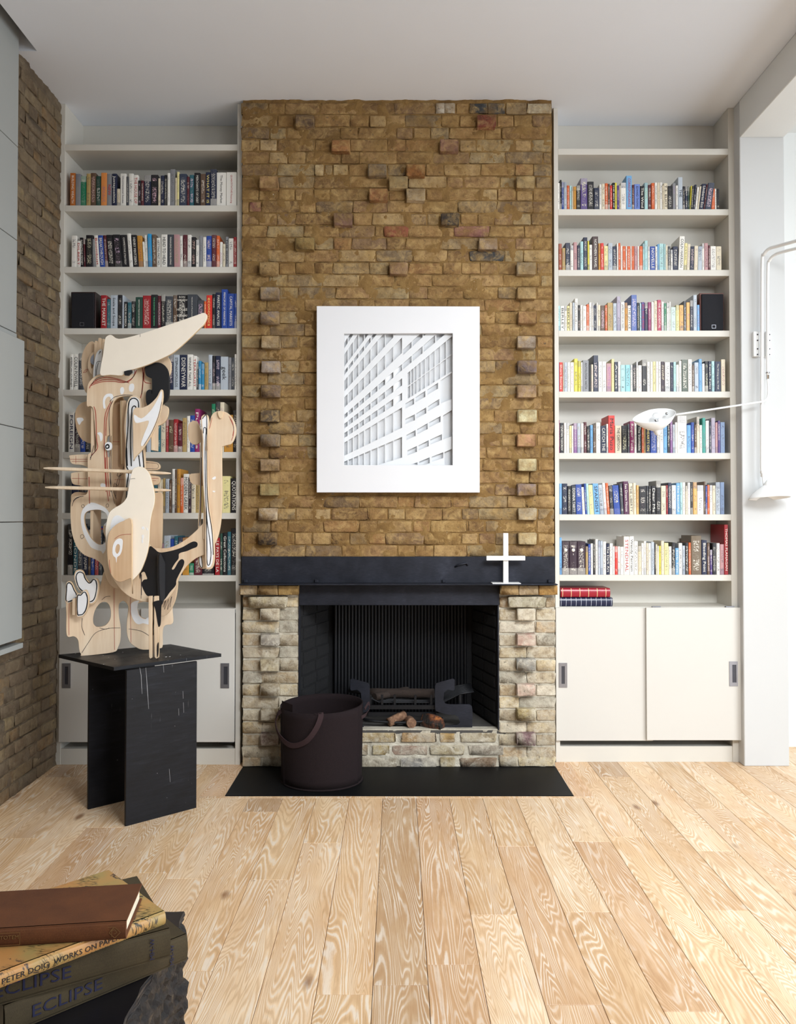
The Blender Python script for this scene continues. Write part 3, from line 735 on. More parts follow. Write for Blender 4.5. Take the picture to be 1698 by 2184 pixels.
# left cupboard
y1 = YL-.022; y2 = YL-.042
d1 = doorp(bcl, X(126, y1, 1400), X(318, y1, 1400), Z(1583, y1), Z(1298, y1), y1); flush_handle(d1, X(142, y1, 1441), Z(1441, y1), .053, .157, y1, -1)
d2 = doorp(bcl, X(300, y2, 1400), X(500, y2, 1400), Z(1583, y2), Z(1298, y2), y2); flush_handle(d2, X(480, y2, 1441), Z(1441, y2), .053, .157, y2, 1)
obj('plinth', box(xl_[1], xl_[2], YL+.004, YL+.02, 0, Z(1597, YL), .001), M_CASE, bcl)
obj('carcass_bottom', box(xl_[1], xl_[2], YL+.05, YB-.012, Z(1597, YL)-.02, Z(1597, YL)-.002), M_CASE, bcl)
obj('track', box(X(498, YL), xl_[2], YL-.006, YL-.001, Z(1307, YL), Z(1300, YL)), M_ALU, bcl)
obj('gap_shade_sheet', box(X(470, YL+.06), xl_[2]-.002, YL+.05, YL+.07, Z(1590, YL), Z(1310, YL)), M_DARKIN, bcl)  # dark sheet in the open door gap, standing in for the shaded interior
# ================================================================== WALL ART
YA = YC-.078
def zA(u, v): return (660+u/4.468, 640+v/4.468)
art = thing('framed_relief', (X(850, YA), YA, Z(1050, YA)), 'large white framed paper relief of a slanting grid facade hung above the mantel', 'artwork')
M_FRAME = simple('white_frame_lacquer', 'dddde0', .5, .01, 5, 0); M_PAPER = simple('white_card', 'dcdee1', .8, .015, 30, .05, 200)
def onA(px, py, Y=YA): p = at(px, py, Y); return (p.x, p.z)
out = [onA(*q) for q in ((676, 653), (1023, 654), (1023, 1050), (676, 1050))]; inn = [onA(*q) for q in ((733.5, 710.5), (966, 710.5), (966, 992.5), (733.5, 992.5))]
MA = basis(Vector((0, YA+.0125, 0)), (1, 0, 0), (0, 0, 1), (0, -1, 0))
me = sheet([out, inn], .025, .001); me.transform(MA); obj('frame_front', me, M_FRAME, art)
a, b = out[3], out[1]
bm = bmesh.new()
for q in ((a[0], a[0]+.012, a[1], b[1]), (b[0]-.012, b[0], a[1], b[1]), (a[0]+.012, b[0]-.012, a[1], a[1]+.012), (a[0]+.012, b[0]-.012, b[1]-.012, b[1])): add_box(bm, q[0], q[1], YA+.0252, YC-.006, q[2], q[3])
obj('frame_side', bm, M_FRAME, art)
ia, ib = inn[3], inn[1]
obj('backing_board', box(ia[0]-.02, ib[0]+.02, YA+.0555, YA+.0585, ia[1]-.02, ib[1]+.02), M_PAPER, art)
# openings of the facade: each slanted cell is cut out of a thick card
holes = []
VX, VY = -667., 1968.
def ly(s, x): return VY+s*(x-VX)
def cell(x0, x1, s0, s1, clipx=(333, 1364), clipy=(320, 1572)):
    x0 = max(x0, clipx[0]); x1 = min(x1, clipx[1])
    if x1-x0 < 5: return
    P = [(x0, ly(s0, x0)), (x1, ly(s0, x1)), (x1, ly(s1, x1)), (x0, ly(s1, x0))]
    poly(P, clipy)
def poly(P, clipy=(320, 1572)):
    for lim, sg in ((clipy[0], 1), (clipy[1], -1)):      # clip to the window
        Q = []
        for i in range(len(P)):
            p, q = P[i], P[(i+1) % len(P)]; ip = sg*(p[1]-lim) >= 0; iq = sg*(q[1]-lim) >= 0
            if ip: Q.append(p)
            if ip != iq:
                t_ = (lim-p[1])/(q[1]-p[1]); Q.append((p[0]+(q[0]-p[0])*t_, lim))
        P = Q
        if len(P) < 3: return
    ar = abs(sum(P[i][0]*P[(i+1) % len(P)][1]-P[(i+1) % len(P)][0]*P[i][1] for i in range(len(P))))/2
    if ar > 120: holes.append([onA(*zA(*p), YA+.03) for p in P])
FX = [318, 366, 416, 468, 522, 584, 650, 722, 800, 884, 975, 1080, 1200, 1330]
def rowc(sa, sb, x0, x1, g=7, skip=0):
    for a, b in zip(FX, FX[1:]):
        if a >= x0-2 and b <= x1+12: cell(a+g, b-1.5, sa, sb)
rowc(-.4286, -.301, 300, 900, 7); rowc(-.61, -.485, 300, 900, 7)
rowc(-.70, -.655, 300, 890, 8); rowc(-.789, -.745, 300, 890, 8); rowc(-.876, -.838, 300, 1330, 9)
rowc(-1.04, -.945, 300, 885, 6); rowc(-.958, -.925, 885, 1330, 9)
rowc(-1.2, -1.1, 300, 800, 6); rowc(-1.135, -1.105, 800, 1100, 9); rowc(-1.29, -1.255, 300, 800, 9); rowc(-1.45, -1.335, 300, 600, 6); rowc(-1.56, -1.51, 300, 600, 6)
rowc(-.31+.06-.02, -.13, 300, 880, 7) if False else None
G = [932, 963, 993, 1023, 1062, 1102, 1147, 1195, 1248, 1303, 1364]
for a, b in zip(G, G[1:]):
    for (t0, t1) in (((930, 700, 1365, 340), (930, 826, 1365, 506)), ((930, 834, 1365, 514), (930, 945, 1365, 672))):
        f = lambda L, x: L[1]+(L[3]-L[1])*(x-L[0])/(L[2]-L[0])
        poly([(a+5, f(t0, a+5)), (b-1, f(t0, b-1)), (b-1, f(t1, b-1)), (a+5, f(t1, a+5))])
for L in ([(915, 985, 998, 935), (1012, 925, 1105, 865), (1125, 853, 1226, 787)], [(915, 1132, 1006, 1088), (1018, 1080, 1114, 1022), (1132, 1010, 1238, 942)],
          [(925, 1285, 1013, 1238), (1028, 1230, 1128, 1172), (1142, 1164, 1250, 1105)], [(935, 1432, 1025, 1390), (1040, 1384, 1138, 1335), (1152, 1328, 1264, 1277)], [(960, 1570, 1031, 1545), (1046, 1540, 1147, 1498), (1166, 1492, 1276, 1450)]):
    for x0, y0, x1, y1 in L: poly([(x0, y0), (x1, y1), (x1, y1+56), (x0, y0+50)])
for x0, ya, yb, y2, y3 in ((1240, 765, 690, 940, 985), (1262, 1100, 1045, 1295, 1330), (1275, 1450, 1415, 1640, 1640)): poly([(x0+12, ya), (1362, yb), (1362, y2), (x0+12, y3)])
rect = [(ia[0]-.015, ia[1]-.015), (ib[0]+.015, ia[1]-.015), (ib[0]+.015, ib[1]+.015), (ia[0]-.015, ib[1]+.015)]
me = sheet([rect, *holes], .012); me.transform(basis(Vector((0, YA+.036, 0)), (1, 0, 0), (0, 0, 1), (0, -1, 0)))
o = obj('relief_card', me, M_PAPER, art); o['label'] = 'thick white card cut into slanting rows of window openings'
# angled reveals leaning inside each opening
bm = bmesh.new()
for h in holes:
    if len(h) < 4: continue
    xs = sorted(h); x1 = max(p[0] for p in h); x0 = min(p[0] for p in h)
    zt_ = [p[1] for p in h if abs(p[0]-x1) < 1e-5]; zl_2 = [p[1] for p in h if abs(p[0]-x0) < 1e-5]
    if len(zt_) < 2 or len(zl_2) < 2 or x1-x0 < .006: continue
    ya, yb = YA+.031, YA+.055
    v = [bm.verts.new(c) for c in ((x0+.0003, ya, min(zl_2)), (x0+.0003, ya, max(zl_2)), (x1-.001, yb, max(zt_)), (x1-.001, yb, min(zt_)))]
    w_ = [bm.verts.new((c.co.x, yb+.0003, c.co.z)) for c in v[:2]]
    bm.faces.new(v[::-1]); bm.faces.new((v[0], v[1], w_[1], w_[0])); bm.faces.new((v[1], v[2], w_[1])); bm.faces.new((v[0], w_[0], v[3]))
obj('window_reveal', bm, M_PAPER, art)

# ================================================================== CROSS
YX = ym+.055
cr = thing('cross', (X(1079, YX), YX, zt), 'white three-armed cross standing at the right end of the mantel', 'sculpture')
cx = X(1078.5, YX, 1190); zb_ = Z(1190, YX)
obj('base_plate', box(cx-.088, cx+.088, YX-.05, YX+.045, zt+.0005, zt+.006, .001), M_GLOSSW, cr)
obj('upright', box(cx-.0155, cx+.0155, YX-.012, YX+.012, zt+.006, Z(1137, YX), .001), M_GLOSSW, cr)
bm = bmesh.new(); add_box(bm, X(1037, YX, 1190), X(1119, YX, 1190), YX-.026, YX-.0125, zb_-.014, zb_+.014, .001, rot=None)
obj('crossbar', bm, M_GLOSSW, cr)

# ================================================================== BOOKS
def mk(u, top, c, **k): return (u, top, c)
RAW = {
'L1': (120, 340, 415, 1634, "122:122:qq 172:130:g 218:150:e 270:128:f 308:122:h 358:150:d 402:120:oo 455:130:g 503:128:n 546:265:c 577:128:w 632:155:x 655:127:w 697:140:w 740:190:k 765:190:m 792:142:n 855:138:k 920:170:c 943:145:n 975:140:k 1003:122:w 1028:88:g 1075:165:c 1090:112:i 1112:130:nn 1180:155:m 1205:140:t 1247:120:k 1303:130:h 1350:115:n 1393:88:n 1450:118:w 1537:115:w"),
'L2': (120, 480, 375, 1634, "135:95:w 183:142:w 218:112:k:-10 250:120:m:-10 265:90:k 330:125:g:-12 357:92:w:-20 395:92:b:-22 440:92:m:-20 470:88:k:-22 530:85:k:-24 598:88:k:-22 660:75:w:-24 695:88:k:-20 745:95:q:-18 790:150:w:-14 808:90:w:-14 832:78:ll:-10 868:85:h:-6 908:115:w:-4 947:85:w 1003:85:x 1065:85:j:-4 1118:98:w:-4 1145:88:m 1185:88:w 1222:108:k 1262:132:w 1290:98:g 1325:108:w 1357:98:b 1405:88:m 1448:95:o 1478:152:w 1505:170:c 1530:105:g 1558:120:w 1603:108:r"),
'L3': (120, 600, 422, 1636, "400:125:r 455:160:t 488:125:s 555:122:k 595:125:s 610:185:k 643:190:t 678:180:k 715:142:d 780:128:r 855:120:k 915:130:m 948:118:k 985:135:x 1055:125:h 1092:122:k 1183:118:x 1275:170:x 1335:180:o 1357:125:z 1410:115:k 1440:100:n 1493:72:b 1550:110:b 1610:110:b"),
'L4': (120, 720, 467, 1636, "120:150:w 152:148:w 200:140:x 1020:155:n 1058:155:s 1115:155:n 1183:152:w 1235:165:w 1270:235:x 1285:210:lt 1310:235:lt 1340:225:f 1375:155:s 1410:165:k 1440:165:n 1485:172:s 1555:180:g 1585:180:x 1612:150:w"),
'L5': (120, 840, 517, 1640, "107:165:w 162:170:u 215:230:b 262:300:k 815:300:s 855:300:t 905:260:t 945:235:c 990:230:r 1015:235:h 1060:228:r 1098:265:m 1140:218:f 1180:200:w 1210:195:b 1252:135:v 1295:235:w 1403:90:e 1440:70:k 1480:75:c 1518:190:q 1600:150:k"),
'L6': (120, 980, 482, 1638, "135:140:n 200:180:k 880:230:t 915:190:c 945:180:c 962:170:f 985:175:s 1020:185:h 1045:85:w 1072:90:h 1090:85:q 1120:165:o 1148:130:w 1195:160:u 1220:160:c 1260:200:f 1500:150:i 1575:170:k"),
'L7': (120, 1100, 530, 1640, "100:75:k 150:100:t 190:120:x 235:110:n 285:125:h 310:100:b 345:115:r 380:125:x 415:155:k 955:250:j 972:180:s 1030:210:b 1065:185:t 1100:195:n 1140:200:q 1200:430:e 1245:380:m 1320:470:k 1435:200:r 1480:160:d 1505:155:k 1547:145:t 1580:115:k"),
'R1': (1180, 360, 358, 1507, "30:128:w 62:100:k 78:118:b 96:120:s 125:150:o 148:152:a 170:160:c 183:160:q 210:150:k 248:85:p 312:115:k 370:172:n 418:140:w 440:135:c 470:130:o 497:135:h 515:150:z 537:125:k 560:125:y 578:150:p 600:150:c 612:125:w 662:62:lb 715:145:m 735:138:lv 788:155:k 827:125:a 860:145:m 890:128:o 920:124:w 945:124:c 967:122:w 990:150:c 1002:130:c 1038:155:k 1082:130:g 1112:150:w 1132:75:s 1175:158:k 1195:158:n 1222:158:d 1236:152:y:14 1246:155:k:14 1266:142:n:18 1284:165:w:22 1304:158:c:26 1320:135:n:30 1362:140:m:30 1374:125:nn:34 1432:180:o:6 1465:180:w 1480:180:k"),
'R2': (1180, 490, 355, 1527, "35:128:h 50:125:rb 80:165:f 112:118:n 155:140:w 185:112:j 218:140:n 245:105:a 275:68:n 312:100:y 328:135:w 355:60:ub 410:122:q 430:120:z 460:145:i 498:120:s 540:150:n 577:120:w 592:120:o 612:145:w 630:148:o 658:148:w 672:148:o 700:148:w 712:148:o 735:148:j 765:148:w 782:148:o 812:125:a 828:98:a 858:150:w 878:150:b 925:150:w 945:130:lb 960:125:a 1005:128:a 1020:140:c 1040:150:x 1065:180:w 1085:150:n 1132:58:w:14 1182:120:i:12 1208:128:c:10 1238:150:n:8 1275:145:c:6 1310:150:s:4 1350:122:w 1370:120:j 1405:140:m 1425:148:w 1478:150:c"),
'R3': (1180, 610, 397, 1328, "40:178:a 65:180:w 105:180:w 125:180:i 150:150:c 175:150:s 195:112:w 225:172:k 245:172:w 268:180:w 303:165:o 325:148:w 352:150:w 368:175:n 393:150:w 405:170:c 430:175:h 470:172:o 492:150:f 543:155:s 577:93:sl 612:145:w 650:150:q 675:175:w 708:80:bs 760:150:k 785:155:a 800:145:p 830:150:n 860:145:v 890:145:w 915:135:c 945:125:vr 980:142:w 1005:155:e 1028:150:w 1052:142:w 1067:190:ag 1112:172:i 1145:172:ql 1183:135:x 1207:148:ql 1240:130:n 1270:80:s 1305:170:lb"),
'R4': (1180, 740, 397, 1562, "42:140:lb 55:138:z 87:140:c 98:138:s 130:138:w 155:138:w 190:105:y 225:125:y 252:138:w 268:120:g 325:158:k 345:158:c 365:75:n 410:132:w 445:132:w 483:148:j 528:108:i 556:135:n 587:132:w 612:162:a 655:162:lt2 700:160:w 722:160:k 753:132:w 770:165:w 805:115:k 850:135:w 880:135:w 905:132:i 930:132:w 955:132:w 978:132:u 1012:138:w 1063:138:n 1090:135:a 1115:160:w 1140:125:w 1165:115:dg 1222:112:w 1260:165:h 1280:140:s 1320:108:lb 1350:150:w 1375:128:k 1408:128:n 1435:128:a 1465:130:n 1522:112:c"),
'R5': (1180, 870, 400, 1558, "50:110:v 60:135:k 97:135:w 122:135:w 148:160:i 168:160:w 185:138:v2 217:138:s 252:138:w 278:128:m 305:165:k 335:155:lb 362:155:h 388:132:w 430:162:n 482:145:w 500:68:z 560:160:c 620:160:k 675:145:x 695:120:v 735:132:w 757:150:k 803:165:o 823:170:f 838:180:n 880:200:b 940:150:w 965:180:w 1000:160:lb 1035:120:k 1060:115:v2 1083:150:s 1105:130:w 1125:70:w 1212:155:lb 1250:130:b 1280:150:h 1300:80:c 1328:155:w 1352:90:e2 1382:115:w 1415:128:n 1433:90:sl 1470:130:j 1493:115:p 1515:128:sb"),
'R6': (1180, 1010, 360, 1553, "57:90:lb 80:90:n 130:112:k 165:112:x 208:98:b:-6 265:122:w:-12 292:90:b:-12 308:90:a:-12 332:102:i:-14 372:90:lb:-16 425:100:s:-18 462:85:w:-18 490:85:o:-16 515:110:k:-14 552:105:b:-18 612:90:x:-14 642:70:u2:-8 690:88:c:-6 728:85:c:-4 756:105:ql 778:115:k 848:110:x 862:112:k 890:112:k 932:65:k 978:110:c 1025:105:r 1040:82:n 1075:105:w 1115:85:lb 1150:80:a 1172:80:w 1200:110:c 1218:80:w 1245:75:k 1268:78:ql 1305:105:w 1365:72:h 1382:110:b 1398:102:o 1418:105:w 1445:108:c 1473:78:s 1515:78:sb"),
'R7': (1180, 1110, 485, 1588, "58:155:lb 80:190:u 148:190:u 218:190:u 295:235:f 318:215:b 340:208:w 362:180:k 382:170:w 408:185:s 428:185:s 452:190:w 482:210:n 512:207:w 543:235:w 560:235:z 585:235:w 608:238:w 640:145:w 693:143:w 733:187:w 770:230:c 800:205:w 822:187:w 845:205:c 862:205:w 888:195:s 918:205:k 930:215:c 945:230:w 960:230:y 978:185:c 1008:203:i 1047:235:w 1075:200:k 1108:250:lb 1138:205:w 1172:228:s 1197:200:k 1228:200:o 1250:138:hg 1345:178:n 1395:205:h 1422:265:p 1443:208:k 1480:205:w 1512:215:j 1552:38:r"),
}
PAL = {'w': ('e6e3dc', 'white'), 'c': ('d9ceb6', 'cream'), 'i': ('e3d99c', 'pale yellow'), 'g': ('85868a', 'grey'), 's': ('b3bcc6', 'silver-grey'), 'k': ('1b1a1f', 'black'), 'n': ('1d2540', 'navy'),
 'b': ('28489a', 'blue'), 't': ('2a5f6c', 'teal'), 'a': ('a9cfd0', 'pale aqua'), 'r': ('9a2028', 'red'), 'o': ('d0602c', 'orange'), 'y': ('d8cd48', 'yellow'), 'm': ('561d28', 'maroon'), 'p': ('54407e', 'purple'),
 'v': ('8c2c62', 'magenta'), 'u': ('33202e', 'plum-black'), 'e': ('1f7856', 'green'), 'd': ('23453a', 'dark green'), 'f': ('b09660', 'tan'), 'x': ('3f434a', 'charcoal'), 'j': ('b98e90', 'dusty pink'), 'q': ('c48c38', 'ochre'),
 'z': ('d2342a', 'bright red'), 'h': ('5e4838', 'brown'), 'qq': ('b86a2c', 'amber'), 'oo': ('d98a48', 'light orange'), 'nn': ('333c50', 'slate blue'), 'll': ('2b96d0', 'bright blue'), 'lt': ('2f84b0', 'mid blue'),
 'lt2': ('8cc6cf', 'light aqua'), 'lb': ('6fa6d6', 'light blue'), 'lv': ('6c84c8', 'cornflower blue'), 'rb': ('96482e', 'rust'), 'ub': ('44302f', 'dark brown'), 'sl': ('aaa2b4', 'lavender-grey'), 'bs': ('566aa8', 'denim blue'),
 'vr': ('b4365a', 'crimson'), 'ag': ('c6dbd2', 'pale mint'), 'ql': ('e0ae68', 'apricot'), 'dg': ('556056', 'sage grey'), 'v2': ('84588e', 'mauve'), 'e2': ('38968a', 'sea green'), 'sb': ('7d92b4', 'steel blue'), 'u2': ('56284a', 'plum'), 'hg': ('6e5f4c', 'olive brown')}
TIT = {('L1', 122): ('BUILDING WEALTH', 'w'), ('L1', 1247): ('MERCHANTS OF DEBT', 'w'), ('L1', 1350): ('WHAT IT IS', 'y'), ('L1', 1450): ('The Money Market', 'k'), ('L1', 577): ('Unconventional Success', 'b'), ('L1', 503): ('Juxtaposition', 'w'), ('L1', 455): ('NEW', 'r'),
 ('L1', 1537): ('QUANTITATIVE Financing', 'r'), ('L1', 697): ('THE HOUSE OF', 'r'), ('L2', 183): ('DILBERT', 'r'), ('L2', 218): ('INVENTING MONEY', 'w'), ('L2', 357): ('Boombust', 'r'), ('L2', 395): ('BREAKTHROUGH', 'w'), ('L2', 598): ('COMPETITIVE STRATEGY', 'w'), ('L2', 908): ('GETTING PAST NO', 'k'),
 ('L2', 947): ('HEAD TO HEAD', 'k'), ('L2', 1003): ('MANAGING IN DEVELOPING', 'w'), ('L2', 695): ('HENRY MINTZBERG', 'w'), ('L2', 1530): ('THE GOAL', 'k'), ('L3', 488): ('Scale and Scope', 'k'), ('L3', 715): ("NEWTON'S TELECOM DICTIONARY", 'w'), ('L3', 855): ('THIS BUSINESS OF TELEVISION', 'g'), ('L3', 610): ('MADE IN AMERICA', 'w'),
 ('L3', 1183): ('Handbook of Fixed Income Securities', 'w'), ('L3', 1357): ('economics', 'y'), ('L3', 1493): ('PRINCIPLES OF MARKETING', 'w'), ('L3', 1550): ('CAPITAL MARKETS', 'w'), ('L3', 1440): ('PARETIC ANALYSIS', 'w'), ('L3', 400): ('THE MARKET', 'w'), ('L4', 152): ('COLIN POWELL', 'k'), ('L4', 120): ('AMERICAN JOURNEY', 'k'), ('L4', 1058): ('STEPHANOPOULOS', 'k'), ('L4', 1115): ('DISNEYWAR', 'w'), ('L4', 1183): ('WINNER TAKE ALL', 'k'),
 ('L4', 1485): ('geek', 'k'), ('L4', 1235): ('TERRORIST', 'r'), ('L5', 107): ('FOREIGN', 'b'), ('L5', 1252): ('Pulsions', 'w'), ('L6', 1148): ('MODERN GREEK', 'k'), ('L6', 1575): ('QUOTATIONS', 'w'), ('L7', 1435): ('LE PAYS DE LA', 'w'), ('L7', 150): ('LE MONDE', 'w'), ('L7', 1505): ('Great Collections', 'w'),
 ('R1', 662): ('CORRESPONDANCE', 'r'), ('R1', 735): ('EDWARD THOMAS', 'b'), ('R1', 537): ('THE BEST OF', 'w'), ('R1', 1002): ('T.S. ELIOT', 'k'), ('R1', 1320): ('Umberto Eco', 'w'), ('R1', 788): ('The Wind', 'w'), ('R1', 1132): ('THE', 'k'),
 ('R2', 355): ('NORTHERN TRAVEL', 'w'), ('R2', 1132): ('COLIN HARRISON', 'k'), ('R2', 878): ('NOVELLE', 'w'), ('R3', 65): ('BERLEY', 'k'), ('R3', 125): ('BERLEY', 'k'), ('R3', 612): ('JAMES JOYCE ULYSSES', 'k'), ('R3', 675): ('THE JOYCE', 'k'), ('R3', 945): ('THE ACCIDENTAL', 'w'), ('R3', 800): ('IN THE MIX', 'r'),
 ('R4', 268): ('ANTOLOGIA VASTA', 'k'), ('R4', 556): ('Ararat', 'w'), ('R4', 55): ('Short Stories', 'w'), ('R4', 1465): ('The Writing on the Wall', 'w'), ('R4', 1408): ('Torah Tales', 'w'), ('R5', 60): ('TZVETAN TODOROV', 'w'), ('R5', 430): ('CATCH THE', 'w'), ('R5', 560): ('THE CARTOON', 'k'), ('R5', 695): ('Roger Tuds', 'w'),
 ('R5', 838): ('HEARTS ON', 'y'), ('R5', 757): ('The Inevitable', 'w'), ('R5', 500): ('Maria Puzo', 'k'), ('R6', 890): ('Dear Me', 'w'), ('R6', 642): ('Sea Dream House', 'w'), ('R6', 690): ('THE LIBERTY', 'k'), ('R6', 1115): ('The beautiful', 'w'), ('R6', 372): ('SPANISH', 'k'), ('R7', 640): ('STENDHAL', 'r'), ('R7', 693): ('Wendy Perriam', 'k'), ('R7', 1345): ('Bleeding Point', 'w'), ('R7', 1108): ('Early Tales', 'w'), ('R7', 1552): ('THOMAS FLANAGAN', 'w'),
 ('R6', 165): ('DONNA TARTT', 'w'), ('R7', 482): ('The Dark Art', 'w')}
ONES = ['', 'first', 'second', 'third', 'fourth', 'fifth', 'sixth', 'seventh', 'eighth', 'ninth', 'tenth', 'eleventh', 'twelfth', 'thirteenth', 'fourteenth', 'fifteenth', 'sixteenth', 'seventeenth', 'eighteenth', 'nineteenth']
TENS = {2: 'twent', 3: 'thirt', 4: 'fort', 5: 'fift', 6: 'sixt'}
def ordn(n):
    if n < 20: return ONES[n]
    t_, u = divmod(n, 10); return TENS[t_]+'ieth' if u == 0 else TENS[t_]+'y-'+ONES[u]
SHN = {1: 'top', 2: 'second', 3: 'third', 4: 'fourth', 5: 'fifth', 6: 'sixth', 7: 'lowest'}
def book_bm(bm, x0, x1, z0, h, yf, dep, col, seed, shear, cl, sl, fl_):
    """bound book standing spine outwards: rounded spine, boards, recessed page block"""
    W = x1-x0; r = min(W*.22, .004); b = min(.0016, W*.12); c4 = srgb(col)
    prof = [(x0, yf+r), (x0+r*.6, yf+r*.25), (x0+W/2, yf), (x1-r*.6, yf+r*.25), (x1, yf+r)]
    outer = prof+[(x1, yf+dep), (x0, yf+dep)]
    def sh_(x, y, z): return (x+shear*(z-z0)/h, y, z)
    lo_ = [bm.verts.new(sh_(x, y, z0)) for x, y in outer]; hi_ = [bm.verts.new(sh_(x, y, z0+h)) for x, y in outer]
    n = len(outer); fs = []
    for i in range(n):
        if i == 5: continue
        f = bm.faces.new((lo_[i], lo_[(i+1) % n], hi_[(i+1) % n], hi_[i])); fs.append((f, i < 4))
    # recessed pages: top rim, page top
    inn_ = [(x0+b, yf+r), (x1-b, yf+r), (x1-b, yf+dep-.003), (x0+b, yf+dep-.003)]
    for zz, sgn in ((z0+h, 1), (z0, -1)):
        o_ = hi_ if sgn > 0 else lo_
        f = bm.faces.new((o_[0], o_[1], o_[2], o_[3], o_[4])) ; fs.append((f, False))
        zp = zz-.003*sgn
        q = [bm.verts.new(sh_(x, y, zp)) for x, y in inn_]
        f = bm.faces.new(q); f.material_index = 1; fs.append((f, False))
        for (ia_, ib_, oa, ob) in ((1, 2, 4, 5), (3, 0, 6, 0)):
            e = [bm.verts.new(sh_(inn_[ia_][0], inn_[ia_][1], zz)), bm.verts.new(sh_(inn_[ib_][0], inn_[ib_][1], zz))]
            fs.append((bm.faces.new((o_[oa], o_[ob], e[1], e[0])), False)); fs.append((bm.faces.new((e[0], e[1], q[ib_], q[ia_])), False))
    q = [bm.verts.new(sh_(x, yf+dep-.003, z)) for x, z in ((x0+b, z0), (x1-b, z0), (x1-b, z0+h), (x0+b, z0+h))]
    f = bm.faces.new(q); f.material_index = 1; fs.append((f, False))
    for f, spn in fs:
        for l in f.loops:
            l[cl] = c4; v = l.vert.co; xx = v.x-shear*(v.z-z0)/h
            f2 = ((xx-x0)/W*2-1, (v.z-z0)/h, seed)
            l.vert[sl] = Vector(f2)
        if spn:
            for l in f.loops: l.vert[fl_] = 1.0
books = []
for key, (bx, by, sv, end, s) in RAW.items():
    side, row = key[0], int(key[1]); YF = YL if side == 'L' else YR; zsrf = (zl_ if side == 'L' else zr_)[row]
    toks = [q.split(':') for q in s.split()]
    for i, tk in enumerate(toks):
        u = float(tk[0]); top = float(tk[1]); c = tk[2]; lean = float(tk[3]) if len(tk) > 3 else 0.0
        u1 = float(toks[i+1][0]) if i+1 < len(toks) else end
        if side == 'L' and u < 900 and u1 > 1000: u1 = u+ (45 if u1-u > 120 else u1-u)
        if key == 'L5' and u == 262: u1 = 300
        if key == 'L5' and u == 1295: u1 = 1330
        if key == 'L6' and u == 200: u1 = 260
        if key == 'L6' and u == 1260: u1 = 1300
        if key == 'L4' and u == 200: u1 = 245
        if key == 'L7' and u == 415: u1 = 450
        if key == 'L7' and u == 1320: u1 = 1425
        px0, px1 = bx+u/4.245, bx+u1/4.245; yf = YF+.008+random.random()*.006
        if key == 'R7' and u == 1552: yf = YF+.003
        x0, x1 = X(px0, yf, by+sv/4.245)+.0006, X(px1, yf, by+sv/4.245)-.0006
        zb1 = at(px0, by+top/4.245, yf).z; h = zb1-zsrf-.001
        books.append(dict(key=key, u=u, x0=x0, x1=x1, z0=zsrf+.0006, h=h, yf=yf, dep=min(YB-.02-yf, max(.12, h*.72)), col=c, lean=X(px0+lean/4.245, yf, by)-X(px0, yf, by), n=i+1))
order = sorted(books, key=lambda b: -(b['x1']-b['x0'])*b['h']*(10 if (b['key'], b['u']) in TIT else 1))
keep = set(id(b) for b in order[:294])
def newbm():
    bm = bmesh.new(); return bm, bm.loops.layers.float_color.new('col'), bm.verts.layers.float_vector.new('sp'), bm.verts.layers.float.new('fr')
med_w = sorted(b['x1']-b['x0'] for b in books)[len(books)//2]
SB = newbm(); used = {}
prev_by = {}
for b in books: prev_by[(b['key'], b['n'])] = b
